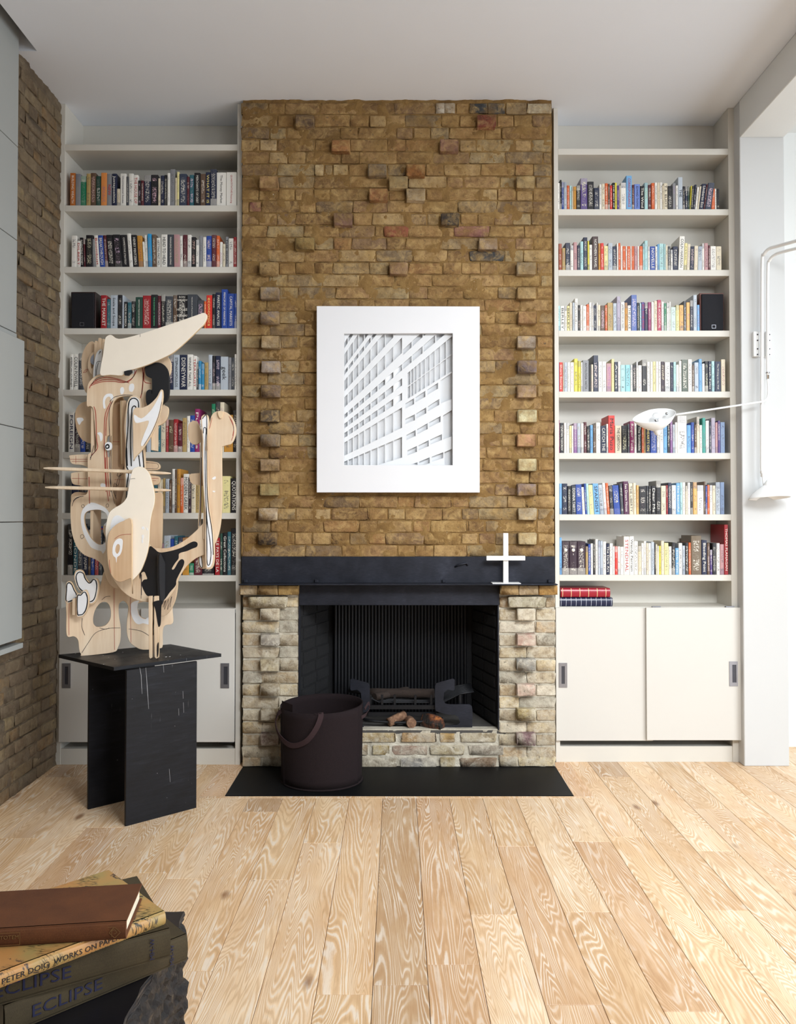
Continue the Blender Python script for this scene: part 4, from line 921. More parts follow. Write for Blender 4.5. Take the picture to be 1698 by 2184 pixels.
for i, b in enumerate(books):
    sd_ = ((i*0.6180339) % 1.0)+.003; tt = TIT.get((b['key'], b['u']))
    colr = PAL[b['col']][0]
    args = (b['x0'], b['x1'], b['z0'], b['h'], b['yf'], b['dep'], colr, sd_, b['lean'])
    if id(b) not in keep: book_bm(SB[0], *args, *SB[1:]); continue
    bm, cl, sl, fr = newbm(); book_bm(bm, *args, cl, sl, (fr if not tt else bm.verts.layers.float.new('fz')))
    bmesh.ops.recalc_face_normals(bm, faces=bm.faces)
    if tt: pass
    o = obj('book', bm, (M_BOOK, M_PAGE))
    W = b['x1']-b['x0']; tk_ = 'thick' if W > med_w*1.45 else 'slim' if W < med_w*.72 else ''
    hh = b['h']; ht = 'tall' if hh > .255 else 'short' if hh < .175 else ''
    adj = ' '.join(q for q in (ht, tk_) if q)
    pv = prev_by.get((b['key'], b['n']-1)); nx_ = prev_by.get((b['key'], b['n']+1))
    case = 'left' if b['key'][0] == 'L' else 'right'; shn = SHN[int(b['key'][1])]
    tot = max(q['n'] for q in books if q['key'] == b['key'])
    if b['n'] <= tot/2 : place = '%s from left' % ordn(b['n']) if b['n'] > 1 else 'leftmost'
    else: place = '%s from right' % ordn(tot-b['n']+1) if tot-b['n'] > 0 else 'rightmost'
    nb = ''
    if pv: nb = 'next to %s book,' % PAL[pv['col']][0:2][1]
    lab = '%s %s book %s %s on %s shelf, %s bookcase' % (adj, PAL[b['col']][1], nb, place, shn, case)
    lab = ' '.join(lab.split())
    if len(lab.split()) > 16: lab = ' '.join(('%s %s book %s on %s shelf, %s bookcase' % (adj, PAL[b['col']][1], place, shn, case)).split())
    tag(o, lab, 'book', 'books on the shelves of the %s bookcase' % case)
    if tt:
        txt, ic = tt; L = b['h']*.84; sz = min(W*(.98 if len(txt) == 12 else .78), L/(len(txt)*.56))
        me = text_mesh(txt, sz, .0003)
        wd = max(v.co.x for v in me.vertices)-min(v.co.x for v in me.vertices)
        fac = L/wd
        if len(txt) < 6: fac = min(fac, 1.2)
        me.transform(Matrix.Diagonal((fac, min(1.0, W*.9/sz) if sz > 0 else 1, 1, 1)))
        sl_ = b['lean']/b['h']; dn = Vector((-sl_, 0, -1)).normalized(); rt = Vector((1, 0, -sl_)).normalized()
        me.transform(basis(Vector(((b['x0']+b['x1'])/2+b['lean']/2, b['yf']-.0006, b['z0']+b['h']*.5)), dn, rt, (0, -1, 0)))
        obj('title', me, INK[ic], o)
bmesh.ops.recalc_face_normals(SB[0], faces=SB[0].faces)
tag(obj('book_rest', SB[0], (M_BOOK, M_PAGE)), 'thinner books filling the gaps between the others on both bookcases', 'books', None, 'stuff')
print('books', len(books))
# extra shelf-row title for the wide spine "THE HOUSE OF MORGAN"
for b in books:
    if b['key'] == 'L3' and b['u'] == 1092:
        tgt = [o for o in COL.objects if o.name.startswith('book') and o.get('label', '').startswith('') and abs(o.location.x-(b['x0']+b['x1'])/2) < .003 and abs(o.location.z-b['z0']) < .01 and 'category' in o and o['category'] == 'book']
        for txt, f_, s_ in (('RON', .93, .018), ('CHERNOW', .84, .015), ('THE', .65, .018), ('HOUSE', .56, .022), ('OF', .47, .013), ('MORGAN', .38, .02)):
            me = text_mesh(txt, s_, .0003); me.transform(basis(Vector(((b['x0']+b['x1'])/2, b['yf']-.0006, b['z0']+b['h']*f_)), (1, 0, 0), (0, 0, 1), (0, -1, 0))); obj('title', me, M_INKW, tgt[0] if tgt else None)
    if b['key'] == 'R7' and b['col'] == 'u':
        tgt = [o for o in COL.objects if o.get('category') == 'book' and abs(o.location.x-(b['x0']+b['x1'])/2) < .003 and abs(o.location.z-b['z0']) < .01]
        if tgt:
            xc = (b['x0']+b['x1'])/2; bm = bmesh.new(); add_lathe(bm, [(0, .0006), (.011, .0006), (.011, 0), (0, 0)], basis(Vector((xc, b['yf']-.0004, b['z0']+b['h']*.74)), (1, 0, 0), (0, 0, 1), (0, -1, 0)), 20)
            obj('round_emblem', bm, M_INKW, tgt[0])
            me = text_mesh({80: '1', 148: '2', 218: '3'}[int(b['u'])], .014, .0003); me.transform(basis(Vector((xc, b['yf']-.0006, b['z0']+b['h']*.61)), (1, 0, 0), (0, 0, 1), (0, -1, 0))); obj('volume_number', me, M_INKW, tgt[0])
# two bound volumes lying on the right counter
def lying(px0, px1, py0, py1, colr, band, label, k):
    yf = YR+.004; x0, x1 = X(px0, yf, 1275), X(px1, yf, 1275); zc = zr_[8]; z0 = zc+.0005 if k == 0 else Z(1274.5, yf)+.0015; z1 = Z(py0, yf); b = thing('book', ((x0+x1)/2, yf+.1, z0), label, 'book', 'bound volumes lying on the right counter')
    bm = bmesh.new(); n = 8; hh = (z1-z0)/2; zc2 = (z0+z1)/2
    prof = [(yf+.014-.014*math.cos(a), zc2+hh*math.sin(a)) for a in [-PI/2+PI*i/n for i in range(n+1)]]+[(yf+.19, z1), (yf+.19, z1-.004), (yf+.02, z1-.004), (yf+.02, z0+.004), (yf+.19, z0+.004), (yf+.19, z0)]
    a_ = [bm.verts.new((x0, y, z)) for y, z in prof]; b_ = [bm.verts.new((x1, y, z)) for y, z in prof]
    m_ = len(prof)
    for i in range(m_): bm.faces.new((a_[i], a_[(i+1) % m_], b_[(i+1) % m_], b_[i]))
    bm.faces.new(a_[::-1]); bm.faces.new(b_); bmesh.ops.recalc_face_normals(bm, faces=bm.faces)
    obj('binding', bm, simple('leather_'+label.split()[0], colr, .3, .1, 30, .05, 200), b)
    obj('page_block', box(x0+.004, x1-.004, yf+.021, yf+.186, z0+.0045, z1-.0045), M_PAGE, b)
    for i in range(6 if k else 11):
        if k: xb = x0+(x1-x0)*(.03+.175*i) 
        else: xb = x0+(x1-x0)*(.02+.0952*i)
        bm = bmesh.new(); r_ = [(yf+.0135-.0146*math.cos(a), zc2+(hh+.0005)*math.sin(a)) for a in [-PI*.42+PI*.84*j/8 for j in range(9)]]
        wd = .0022 if k else .0012
        p0 = [bm.verts.new((xb, y, z)) for y, z in r_]; p1 = [bm.verts.new((xb+wd*2, y, z)) for y, z in r_]
        for j in range(8): bm.faces.new((p0[j], p1[j], p1[j+1], p0[j+1]))
        obj('gilt_band', bm, simple('gilt', 'd9b48a' if k else 'b9bcc8', .4, .05, 9, 0) if i == 0 else bpy.data.materials['gilt' if k == 0 or 'gilt.001' not in bpy.data.materials else 'gilt.001'], b)
    return b
lying(1194.5, 1307, 1275, 1295, '141a3a', 0, 'navy leather volume lying on the counter under the red one', 0)
lying(1196.5, 1302, 1255, 1274, '98152a', 0, 'red leather volume with gilt bands lying on the navy one', 1)

# ---- loudspeakers
M_CLOTH = simple('black_grille_cloth', '12131a', .9, .1, 300, .3, 400); M_CHER = simple('cherry_veneer', '5e2a1c', .4, .15, 12, .03, 60); M_WALD = simple('dark_cherry_veneer', '2a1614', .4, .1, 12, .03, 60)
def speaker(pl, pr, py0, YF, zs, mat, label, badge):
    yf = YF+.012; x0, x1 = X(pl, yf, 660), X(pr, yf, 660); z1 = Z(py0, yf)
    s_ = thing('loudspeaker', ((x0+x1)/2, yf+.1, zs), label, 'loudspeaker')
    obj('cabinet', box(x0, x1, yf+.012, min(yf+.24, YB-.016), zs+.0005, z1, .002), mat, s_)
    obj('grille', box(x0+.009, x1-.006, yf, yf+.012, zs+.005, z1-.009, .003), M_CLOTH, s_)
    bx_ = x0+(x1-x0)*badge; bm = bmesh.new()
    for q in ((bx_-.013, bx_+.013, .017, .019), (bx_-.013, bx_+.013, .038, .04), (bx_-.013, bx_-.011, .019, .038), (bx_+.011, bx_+.013, .019, .038)): add_box(bm, q[0], q[1], yf-.0015, yf-.0002, zs+q[2], zs+q[3])
    obj('badge', bm, M_ALU, s_)
speaker(149.5, 202.5, 621.5, YL, zl_[3], M_WALD, 'dark wood loudspeaker at the left end of the third shelf, left bookcase', .48)
speaker(1494, 1545.5, 624, YR, zr_[3], M_CHER, 'cherry wood loudspeaker with black grille at the right end, right bookcase', .55)

# ================================================================== WALL LAMP
YT = YJ-.055
def zl4(u, v): return (1330+u/3.522, 480+v/3.522)
lm = thing('wall_lamp', (X(1630, YJ), YJ, Z(762, YJ)), 'white two-armed wall lamp with curved metal shades on the right pier', 'lamp')
obj('bracket', box(X(1609.5, YJ-.02), X(1622, YJ-.02), YJ-.028, YJ-.0005, Z(762, YJ), Z(709, YJ), .002), M_GLOSSW, lm)
obj('bracket', box(X(1636, YJ-.02), X(1646, YJ-.02), YJ-.028, YJ-.0005, Z(762, YJ), Z(709, YJ), .002), M_GLOSSW, lm)
obj('bracket_plate', box(X(1622, YJ-.02), X(1636, YJ-.02), YJ-.012, YJ-.0005, Z(762, YJ), Z(709, YJ), .001), M_GLOSSW, lm)
for px in (1616, 1641.5):
    for py in (713.5, 726, 744, 756):
        p = at(px, py, YJ-.029); bm = bmesh.new(); add_lathe(bm, [(0, .005), (.0035, .004), (.005, 0), (0, 0)], basis(p, (1, 0, 0), (0, 0, 1), (0, -1, 0)), 12); obj('bolt', bm, M_ALUD, lm)
def pipe(name, pts, r, mat=M_GLOSSW, k=6):
    bm = bmesh.new(); add_tube(bm, smooth_loop(pts, k, False), r, 12); return obj(name, bm, mat, lm)
P = lambda a, b, Y=YT: at(a, b, Y)
pipe('tube', [P(1625, 1010), P(1625, 900), P(1625.5, 700), P(1626, 560), P(1630, 542, YT-.02), P(1642, 530, YT-.06), P(1662, 524, YT-.12), P(1720, 508, YT-.3), P(1800, 486, YT-.5)], .0105)
pipe('tube', [P(1637.5, 800, YT-.015), P(1637.5, 700, YT-.015), P(1638, 575, YT-.015), P(1642, 555, YT-.03), P(1654, 543, YT-.07), P(1674, 536, YT-.13), P(1730, 522, YT-.3), P(1800, 502, YT-.5)], .0095)
for py, Y, px in ((798, YT-.015, 1637.5), (1007, YT, 1626)):
    bm = bmesh.new(); c = at(px, py, Y); add_lathe(bm, [(0, .012), (.0135, .012), (.0135, .006), (.009, .004), (.009, -.03), (0, -.03)], basis(c, (1, 0, 0), (0, 1, 0), (0, 0, 1)), 16); obj('swivel', bm, M_CHROME if py < 900 else M_GLOSSW, lm)
YS = YT-.09
pipe('arm', [P(1637, 808, YT-.015), P(1639, 830, YT-.015), P(1637, 848, YT-.02), P(1628, 856, YT-.03), P(1610, 859, YT-.035), P(1552, 868, YT-.055), P(1441, 884.5, YS)], [.0045]*19+[.006]*18 if False else .0058)
pipe('arm', [P(1626, 1012), P(1627.5, 1022), P(1629, 1040)], .0045)
def mouille(cen, ux, vx, apex, nub, name='shade', prof=((1.0, 0.0), (.98, .06), (.9, .22), (.74, .45), (.52, .66), (.34, .8), (.22, .9))):
    bm = bmesh.new(); n = 40; rings = []
    for r, t_ in prof:
        ring = []
        for k in range(n):
            a = 2*PI*k/n; ca, sa = math.cos(a), math.sin(a)
            p = cen + ux*(ca*(1.0+.0*ca))*r + vx*(sa*(1-.28*(-ca)**1 if ca < 0 else 1.0)*(1-abs(ca)**5*.1))*r + apex*t_
            ring.append(bm.verts.new(p))
        rings.append(ring)
    for a, b in zip(rings, rings[1:]):
        for k in range(n):
            f = bm.faces.new((a[k], a[(k+1) % n], b[(k+1) % n], b[k])); f.smooth = True
    f = bm.faces.new(rings[-1])
    me = mesh_from(bm); o = obj(name, me, M_GLOSSW, lm)
    md = o.modifiers.new('s', 'SOLIDIFY'); md.thickness = .0022; md.offset = 0
    # nub
    bm = bmesh.new(); d = apex.normalized(); c = cen+apex*.86
    s1 = d.cross(Vector((0, 1, .2))).normalized(); s2 = d.cross(s1)
    add_lathe(bm, [(.034, -.008), (.026, .006), (.021, .018), (.017, nub), (.011, nub+.008), (0, nub+.011)], basis(c, s1, s2, d), 24)
    obj('shade_neck', bm, M_GLOSSW, lm)
c1 = at(1395, 886.5, YS-.02)
mouille(c1, Vector((.131, 0, .028)), Vector((-.01, .06, .044)), Vector((.03, .028, -.095)), .03)
M_BULB = NT('clear_bulb'); M_BULB.set(Base_Color=(.95, .96, .97, 1), Roughness=.05); M_BULB.b.inputs['Transmission Weight'].default_value = .6; M_BULB = M_BULB.m
bm = bmesh.new(); bmesh.ops.create_uvsphere(bm, u_segments=20, v_segments=12, radius=.024); bmesh.ops.translate(bm, verts=bm.verts, vec=c1+Vector((.012, .0, -.004))); obj('bulb', bm, M_BULB, lm, smooth=True)
bm = bmesh.new(); add_tube(bm, [c1+Vector((.012, .0, -.02)), c1+Vector((.02, .012, -.05))], .013, 14); obj('socket', bm, M_CHROME, lm)
bm = bmesh.new(); bmesh.ops.create_uvsphere(bm, u_segments=14, v_segments=8, radius=.009); bmesh.ops.translate(bm, verts=bm.verts, vec=c1+Vector((.078, .0, .012))); obj('pivot_ball', bm, M_CHROME, lm, smooth=True)
c2 = at(1641, 1063, YT-.03)
mouille(c2, Vector((.128, 0, .006)), Vector((0, .1, -.012)), Vector((-.004, 0, .098)), .022, prof=((1.0, 0.0), (.96, .1), (.84, .28), (.66, .48), (.47, .65), (.31, .78), (.2, .88)))
# ================================================================== PEDESTAL
ZT = .81; TT = .018
c_l, c_f, c_r, c_b = atz(125, 1396, ZT), atz(243, 1423, ZT), atz(472, 1394, ZT), atz(364, 1374, ZT)
pd = thing('pedestal_table', (sum(c.x for c in (c_l, c_f, c_r, c_b))/4, sum(c.y for c in (c_l, c_f, c_r, c_b))/4, 0), 'worn black plywood pedestal table carrying the sculpture', 'table')
t = NT('worn_black_plywood'); g = t.n('ShaderNodeTexCoord').outputs['Object']
n = t.noise(t.n('ShaderNodeMapping', {'Vector': g, 'Scale': (3, 3, 26)}).outputs[0], 2.0, 7, .7); n2 = t.noise(g, 5, 6, .7)
sc_ = t.noise(t.n('ShaderNodeMapping', {'Vector': g, 'Scale': (75, 75, 4)}).outputs[0], 1.0, 2, .5); zone = t.step(t.noise(g, 4.2, 2), .56, .62)
c = t.ramp(t.math('ADD', t.math('MULTIPLY', n, .6), t.math('MULTIPLY', n2, .4)), [(.35, srgb('0b0b0e')), (.55, srgb('16171c')), (.75, srgb('2a2c33'))])
c = t.mix(t.math('MULTIPLY', t.step(sc_, .66, .7), t.math('MULTIPLY', zone, .6)), c, srgb('9a9a9c'))
c = t.mix(t.step(t.noise(g, 90, 2, .5), .78, .8), c, srgb('c9c9cc'))
t.set(Base_Color=c, Roughness=t.ramp(n2, [(.3, (.36,)*3), (.7, (.55,)*3)])); t.bump(n, .15, .003); t.b.inputs['Specular IOR Level'].default_value = .22; M_BPLY = t.m
M_BEDG = simple('scuffed_black_edge', '4a444a', .6, .35, 60, .3, 90)
bm = bmesh.new(); quadbox(bm, [(c.x, c.y) for c in (c_f, c_r, c_b, c_l)], ZT-TT, ZT); bmesh.ops.recalc_face_normals(bm, faces=bm.faces)
for f in bm.faces: f.material_index = 0 if abs(f.normal.z) > .5 else 1
obj('table_top', bm, (M_BPLY, M_BEDG), pd)
def leg(a, b, th=.018):
    d = Vector((b.x-a.x, b.y-a.y, 0)).normalized(); nrm = Vector((-d.y, d.x, 0)); bm = bmesh.new()
    quadbox(bm, [(a.x, a.y), (b.x, b.y), (b.x+nrm.x*th, b.y+nrm.y*th), (a.x+nrm.x*th, a.y+nrm.y*th)], .0005, ZT-TT-.0003)
    bmesh.ops.recalc_face_normals(bm, faces=bm.faces)
    bv = bmesh.ops.bevel(bm, geom=bm.edges[:], offset=.0012, segments=1, affect='EDGES')
    for f in bm.faces:
        if abs(f.normal.dot(nrm)) < .5: f.material_index = 1
    return obj('leg', bm, (M_BPLY, M_BEDG), pd)
A0, A1 = atz(268, 1763, 0), atz(419, 1723, 0); B0 = atz(188, 1727, 0)
leg(A0, A1); leg(B0, Vector((B0.x+(A1.x-A0.x)*.95, B0.y+(A1.y-A0.y)*.95, 0)))

# pale scratches and paint runs on the front leg, drips on the top
plp = (A0, Vector((A1.x-A0.x, A1.y-A0.y, 0)).normalized())
def legpt(px, py):
    n_ = Vector((plp[1].y, -plp[1].x, 0)); c = Vector((0, 0, CAMZ)); r = ray(px, py); tt = (plp[0]-c).dot(n_)/r.dot(n_); return c+r*tt+n_*.0006, n_
for L in (((298, 1424), (301, 1440), (303, 1480)), ((300.5, 1438), (302, 1468)), ((311, 1424), (314, 1465), (317, 1512)), ((348, 1416), (349.5, 1434)), ((390, 1474), (390.5, 1490)), ((391, 1498), (392, 1520)), ((381, 1511), (381.5, 1526)), ((361, 1640), (363, 1668))):
    bm = bmesh.new(); vs = []
    for i, q in enumerate(L):
        p_, n_ = legpt(*q); wd = .0016*(1 if 0 < i < len(L)-1 else .45); vs.append((bm.verts.new(p_-plp[1]*wd), bm.verts.new(p_+plp[1]*wd)))
    for (a_, b_), (c_, d_) in zip(vs, vs[1:]): bm.faces.new((a_, b_, d_, c_))
    obj('paint_run', bm, simple('scratch_pale', '8d8d90', .7, .2, 90, 0) if 'scratch_pale' not in bpy.data.materials else bpy.data.materials['scratch_pale'], pd)
for px, py, r_ in ((354, 1401, 3.2), (362, 1400.5, 2.4), (221, 1417, 1.8), (262, 1391, 1.4), (220, 1398, 1.2), (385, 1397, 1.5), (161, 1394, 2.2), (245, 1406, 1.1), (232, 1402, 1.0)):
    c = atz(px, py, ZT+.0004); bm = bmesh.new(); add_lathe(bm, [(0, .0008), (r_*.0016, .0004), (r_*.0018, 0), (0, 0)], Matrix.Translation(c), 10); obj('paint_drop', bm, M_PW, pd)

# ================================================================== SCULPTURE
def A(*q): return [(80+u/3.859, 650+v/3.859) for u, v in q]
def B(*q): return [(80+u/3.859, 950+v/3.859) for u, v in q]
sc = thing('sculpture', (X(250, 4.4), 4.4, ZT), 'abstract sculpture of interlocking birch plywood shapes painted with black and white strokes', 'sculpture')
class Pl:
    """vertical plane through a point, direction dx,dy"""
    def __init__(s, Y, px=250, ang=0.0):
        s.o = at(px, 1200, Y); s.d = Vector((math.cos(ang), math.sin(ang), 0)); s.n = Vector((math.sin(ang), -math.cos(ang), 0))
    def to(s, px, py):
        r = ray(px, py); c = Vector((0, 0, CAMZ)); tt = (s.o-c).dot(s.n)/r.dot(s.n); p = c+r*tt
        return ((p-s.o).dot(s.d), p.z-s.o.z)
    def M(s, off=0.0): return basis(s.o+s.n*off, s.d, (0, 0, 1), s.n)
PT = .018
def panel(pl, outer, holes=(), mats=None, th=PT, k=4, color=(1, 1, 1), name='plywood_panel', parent=None, off=0.0, sharp=False, face=None):
    loops = []
    for L in [outer, *holes]:
        q = [pl.to(*p) for p in L]
        loops.append([(p[0], p[1]) for p in (q if sharp else [tuple(v) for v in smooth_loop([Vector((a, b)) for a, b in q], k)])])
    me = sheet(loops, th, min(.0012, th*.2)); me.transform(pl.M(off))
    o = obj(name, me, mats or (face or M_PLY,), parent or sc)
    if mats is None:
        o.data.materials.append(M_PLYE)
        for f in o.data.polygons:
            if abs(f.normal.dot(pl.n)) < .5: f.material_index = 1
    o.color = (*color, 1); return o
def patch(pl, L, mat, parent, off=PT/2+.0006, k=4, holes=(), name='paint_patch', sharp=False): return panel(pl, L, holes, (mat,), .0008, k, name=name, parent=parent, off=off, sharp=sharp)
def strokes(pl, lines, mat, parent, wpx=1.0, **kw):
    for L in lines: stroke1(pl, [L], mat, parent, wpx=wpx, **kw)
def stroke1(pl, lines, mat, parent, wpx=1.0, name='drawn_line', off=PT/2+.0013, closed=False, k=4):
    bm = bmesh.new()
    for L in lines:
        q = [Vector(pl.to(*p)) for p in L]; q = smooth_loop(q, k, closed)
        if closed: q.append(q[0])
        wd = wpx*.5*4.4/F; vs = []
        for i, p in enumerate(q):
            a = q[max(i-1, 0)]; b = q[min(i+1, len(q)-1)]
            if closed and i in (0, len(q)-1): a, b = q[-2], q[1]
            d = (b-a); d = d.normalized() if d.length > 0 else Vector((1, 0)); nn = Vector((-d.y, d.x))
            w2 = wd*(1+.35*mnoise.noise(Vector((p.x*60, p.y*60, 3))))
            vs.append((bm.verts.new((*(p+nn*w2), 0)), bm.verts.new((*(p-nn*w2), 0))))
        for (a, b), (c, d) in zip(vs, vs[1:]): bm.faces.new((a, b, d, c))
    me = mesh_from(bm); me.transform(pl.M(off)); return obj(name, me, mat, parent)
base_ang = math.atan2(.2, .27)*.55
plb = Pl(atz(176, 1397.8, ZT+.0006).y, 176, base_ang)
# base board
BO = B((240, 1400), (238, 1300), (262, 1258), (330, 1240), (440, 1290), (490, 1230), (525, 1130), (548, 1040), (600, 1010), (680, 1010), (760, 1060), (900, 1100), (1060, 1150), (1150, 1130), (1135, 1240), (1110, 1330), (1116, 1440), (1098, 1470), (1058, 1475), (1034, 1500), (1028, 1560), (1028, 1648), (1000, 1668), (868, 1678), (800, 1650), (752, 1600), (735, 1500), (748, 1350), (742, 1308), (715, 1280), (690, 1282), (668, 1312), (668, 1400), (683, 1500), (680, 1600), (660, 1660), (620, 1700), (380, 1728), (360, 1715), (345, 1680), (335, 1600), (300, 1568), (243, 1562))
H1 = B((455, 1440), (470, 1360), (510, 1300), (555, 1285), (590, 1310), (605, 1370), (598, 1430), (560, 1480), (500, 1495), (468, 1482))
H2 = B((825, 1300), (925, 1290), (930, 1410), (880, 1425), (840, 1400), (825, 1360))
pb = panel(plb, BO, (H1, H2))
patch(plb, B((780, 1290), (765, 1330), (775, 1400), (800, 1450), (830, 1470), (870, 1462), (920, 1470), (922, 1412), (880, 1428), (838, 1402), (822, 1350), (826, 1300), (835, 1275)), M_PW, pb)
strokes(plb, [B((630, 1175), (632, 1400), (634, 1680)), B((765, 1240), (767, 1450), (770, 1620)), B((262, 1262), (258, 1400), (260, 1560))], M_PENR, pb, wpx=.8, k=1)
strokes(plb, [B((365, 1705), (420, 1620), (480, 1540), (580, 1505), (680, 1500)), B((750, 1508), (850, 1525), (920, 1565)), B((370, 1420), (365, 1490), (390, 1560)), B((530, 1270), (560, 1245), (600, 1240)), B((510, 1500), (560, 1510), (590, 1500))], M_PENK, pb, wpx=.9)
# back tail panel (P20) and fragment
pl20 = Pl(4.50)
panel(pl20, B((930, 420), (960, 395), (1000, 388), (1028, 402), (1030, 500), (1025, 780), (1010, 860), (950, 870), (900, 820), (880, 600), (880, 450)), color=(.93, .92, .9))
p24 = panel(Pl(4.45), B((1040, 1250), (1130, 1180), (1155, 1125), (1142, 1240), (1110, 1330), (1060, 1392), (1020, 1395), (1020, 1300)), color=(.85, .82, .8))
strokes(Pl(4.45), [B((1040, 1330), (1060, 1270), (1050, 1350), (1085, 1260), (1075, 1350), (1110, 1240), (1095, 1330))], M_PENK, p24, wpx=.7)
# ears / back discs
pl15 = Pl(4.52)
panel(pl15, A((315, 920), (322, 868), (350, 825), (400, 800), (470, 800), (520, 900), (520, 1100), (490, 1148), (440, 1142), (380, 1115), (345, 1070), (322, 1000)), color=(.84, .78, .72))
p15 = [o for o in sc.children][-1]
patch(pl15, A((330, 935), (372, 932), (385, 950), (368, 965), (350, 990), (335, 965)), M_PW, p15)
pl16 = Pl(4.54)
p16 = panel(pl16, A((368, 450), (385, 380), (410, 335), (440, 308), (465, 312), (472, 360), (475, 500), (520, 640), (480, 720), (415, 730), (385, 680), (372, 600)), color=(.84, .78, .72))
strokes(pl16, [A((382, 562), (400, 540), (420, 532), (405, 555), (382, 562))], M_PENR, p16, wpx=.8)
pe = panel(Pl(4.51), A((420, 500), (435, 420), (470, 390), (500, 400), (500, 590), (460, 582), (432, 548)), (A((440, 500), (450, 430), (480, 410), (480, 470), (455, 530)),), color=(.9, .88, .86))
patch(Pl(4.51), A((440, 470), (452, 425), (482, 408), (482, 470), (465, 498)), simple('grey_paint', '8b8f9a', .6), pe)
for (a0, b0, a1, b1) in ((474, 302, 500, 500), (505, 278, 529, 480), (537, 286, 557, 480)):
    panel(Pl(4.50), A((a0, b0+22), ((a0+a1)/2, b0), (a1, b0+22), (a1, b1), (a0, b1)), k=3, color=(.9, .86, .82))
pc = panel(Pl(4.47), A((478, 450), (495, 395), (520, 372), (532, 380), (530, 480), (510, 620), (470, 640), (465, 560)), mats=(M_PW,))
strokes(Pl(4.47), [A((510, 410), (525, 385), (515, 395)), A((525, 468), (495, 475), (484, 520), (482, 600)), A((505, 480), (492, 540), (490, 600))], M_PB, pc, wpx=1.0)
# tabs left/right
pl18 = Pl(4.46)
T = [panel(pl18, A((272, 1262), (285, 1240), (460, 1244), (460, 1345), (370, 1318), (290, 1308))), panel(pl18, B((282, 252), (300, 225), (460, 228), (460, 340), (350, 328), (300, 318), (285, 290))),
     panel(pl18, A((860, 1290), (970, 1296), (1008, 1322), (990, 1358), (860, 1352)), color=(.95, .93, .9)), panel(pl18, B((900, 252), (985, 255), (1009, 272), (1005, 305), (980, 322), (900, 316)), color=(.95, .93, .9))]
strokes(pl18, [A((275, 1272), (420, 1272)), A((290, 1290), (420, 1290)), A((322, 1245), (322, 1308))], M_PENR, T[0], .7, k=1)
strokes(pl18, [B((290, 272), (420, 275)), B((345, 230), (345, 322))], M_PENR, T[1], .7, k=1); strokes(pl18, [A((890, 1300), (980, 1306), (1000, 1325), (985, 1350), (900, 1348))], M_PENK, T[2], .6)
strokes(pl18, [B((940, 272), (1000, 272)), B((940, 290), (980, 290))], M_PENR, T[3], .7, k=1)
panel(Pl(4.49), B((282, 420), (300, 395), (335, 385), (400, 390), (430, 380), (430, 500), (300, 480)), color=(.82, .74, .68))
# inner fins behind the arch (planks turned sideways)
pi_ = panel(Pl(4.49), A((600, 770), (700, 760), (720, 800), (720, 1300), (700, 1560), (600, 1560)), sharp=True, color=(.78, .68, .6))
strokes(Pl(4.49), [A((618, 1128), (680, 1130)), A((618, 1272), (700, 1272)), A((618, 1300), (700, 1300))], M_PENR, pi_, wpx=.8, k=1)
panel(Pl(4.44, 258, math.radians(68)), A((690, 790), (722, 790), (722, 1310), (690, 1310)), sharp=True, color=(.86, .78, .7))
pj = panel(Pl(4.48), B((600, 0), (790, 0), (790, 560), (640, 560), (600, 480)), sharp=True, color=(.84, .76, .7))
strokes(Pl(4.48), [B((715, 165), (700, 240), (660, 250), (690, 200), (670, 330), (640, 310), (635, 380), (655, 440)), B((718, 180), (660, 300), (650, 420))], M_PENK, pj, wpx=.9); strokes(Pl(4.48), [B((640, 282), (720, 282))], M_PENR, pj, wpx=.7, k=1)
# main body column with head and looped foot
pl2 = Pl(4.42)
P2 = A((415, 700), (412, 830), (440, 834), (465, 860), (474, 950), (482, 1060), (492, 1150), (480, 1200), (435, 1222), (420, 1250), (420, 1400), (420, 1500))+B((420, 380), (400, 408), (330, 418), (292, 432), (278, 500), (282, 660), (300, 760), (340, 850), (400, 905), (480, 935), (540, 985), (562, 1060), (600, 1140), (660, 1175), (720, 1150), (760, 1000), (740, 700), (690, 560), (640, 480), (612, 300), (612, 60))+A((613, 1100), (615, 860), (640, 785), (700, 755), (770, 752), (850, 770), (862, 870), (900, 930), (960, 985), (1010, 990), (1055, 955), (1077, 900), (1075, 845), (1035, 815), (1060, 700), (1080, 600), (1100, 540), (1098, 480), (1070, 430), (1000, 400), (900, 420), (835, 500), (815, 560), (780, 575), (700, 582), (600, 577), (510, 577), (455, 612), (425, 650))
HL = B((388, 590), (400, 555), (435, 535), (500, 528), (545, 540), (577, 572), (580, 620), (550, 660), (548, 710), (565, 760), (570, 790), (540, 815), (500, 812), (450, 770), (412, 705), (392, 645))
HE = A((568, 1120), (575, 1085), (590, 1076), (604, 1085), (606, 1230), (596, 1255), (580, 1255), (568, 1235))
p2 = panel(pl2, P2, (HL, HE), k=3)
RING = B((362, 600), (372, 540), (400, 500), (450, 470), (520, 490), (570, 520), (600, 570), (592, 640), (575, 660), (552, 655), (580, 620), (577, 572), (545, 540), (500, 528), (435, 535), (400, 555), (388, 590), (392, 645), (412, 705), (450, 770), (500, 812), (540, 815), (565, 800), (568, 850), (545, 890), (530, 870), (500, 862), (470, 850), (440, 830), (400, 760), (372, 680))
patch(pl2, RING, M_PW, p2, k=3)
patch(pl2, A((685, 700), (695, 682), (710, 682), (718, 705), (708, 735), (690, 735)), M_PW, p2); patch(pl2, A((758, 680), (770, 655), (795, 655), (800, 690), (785, 718), (762, 712)), M_PW, p2)
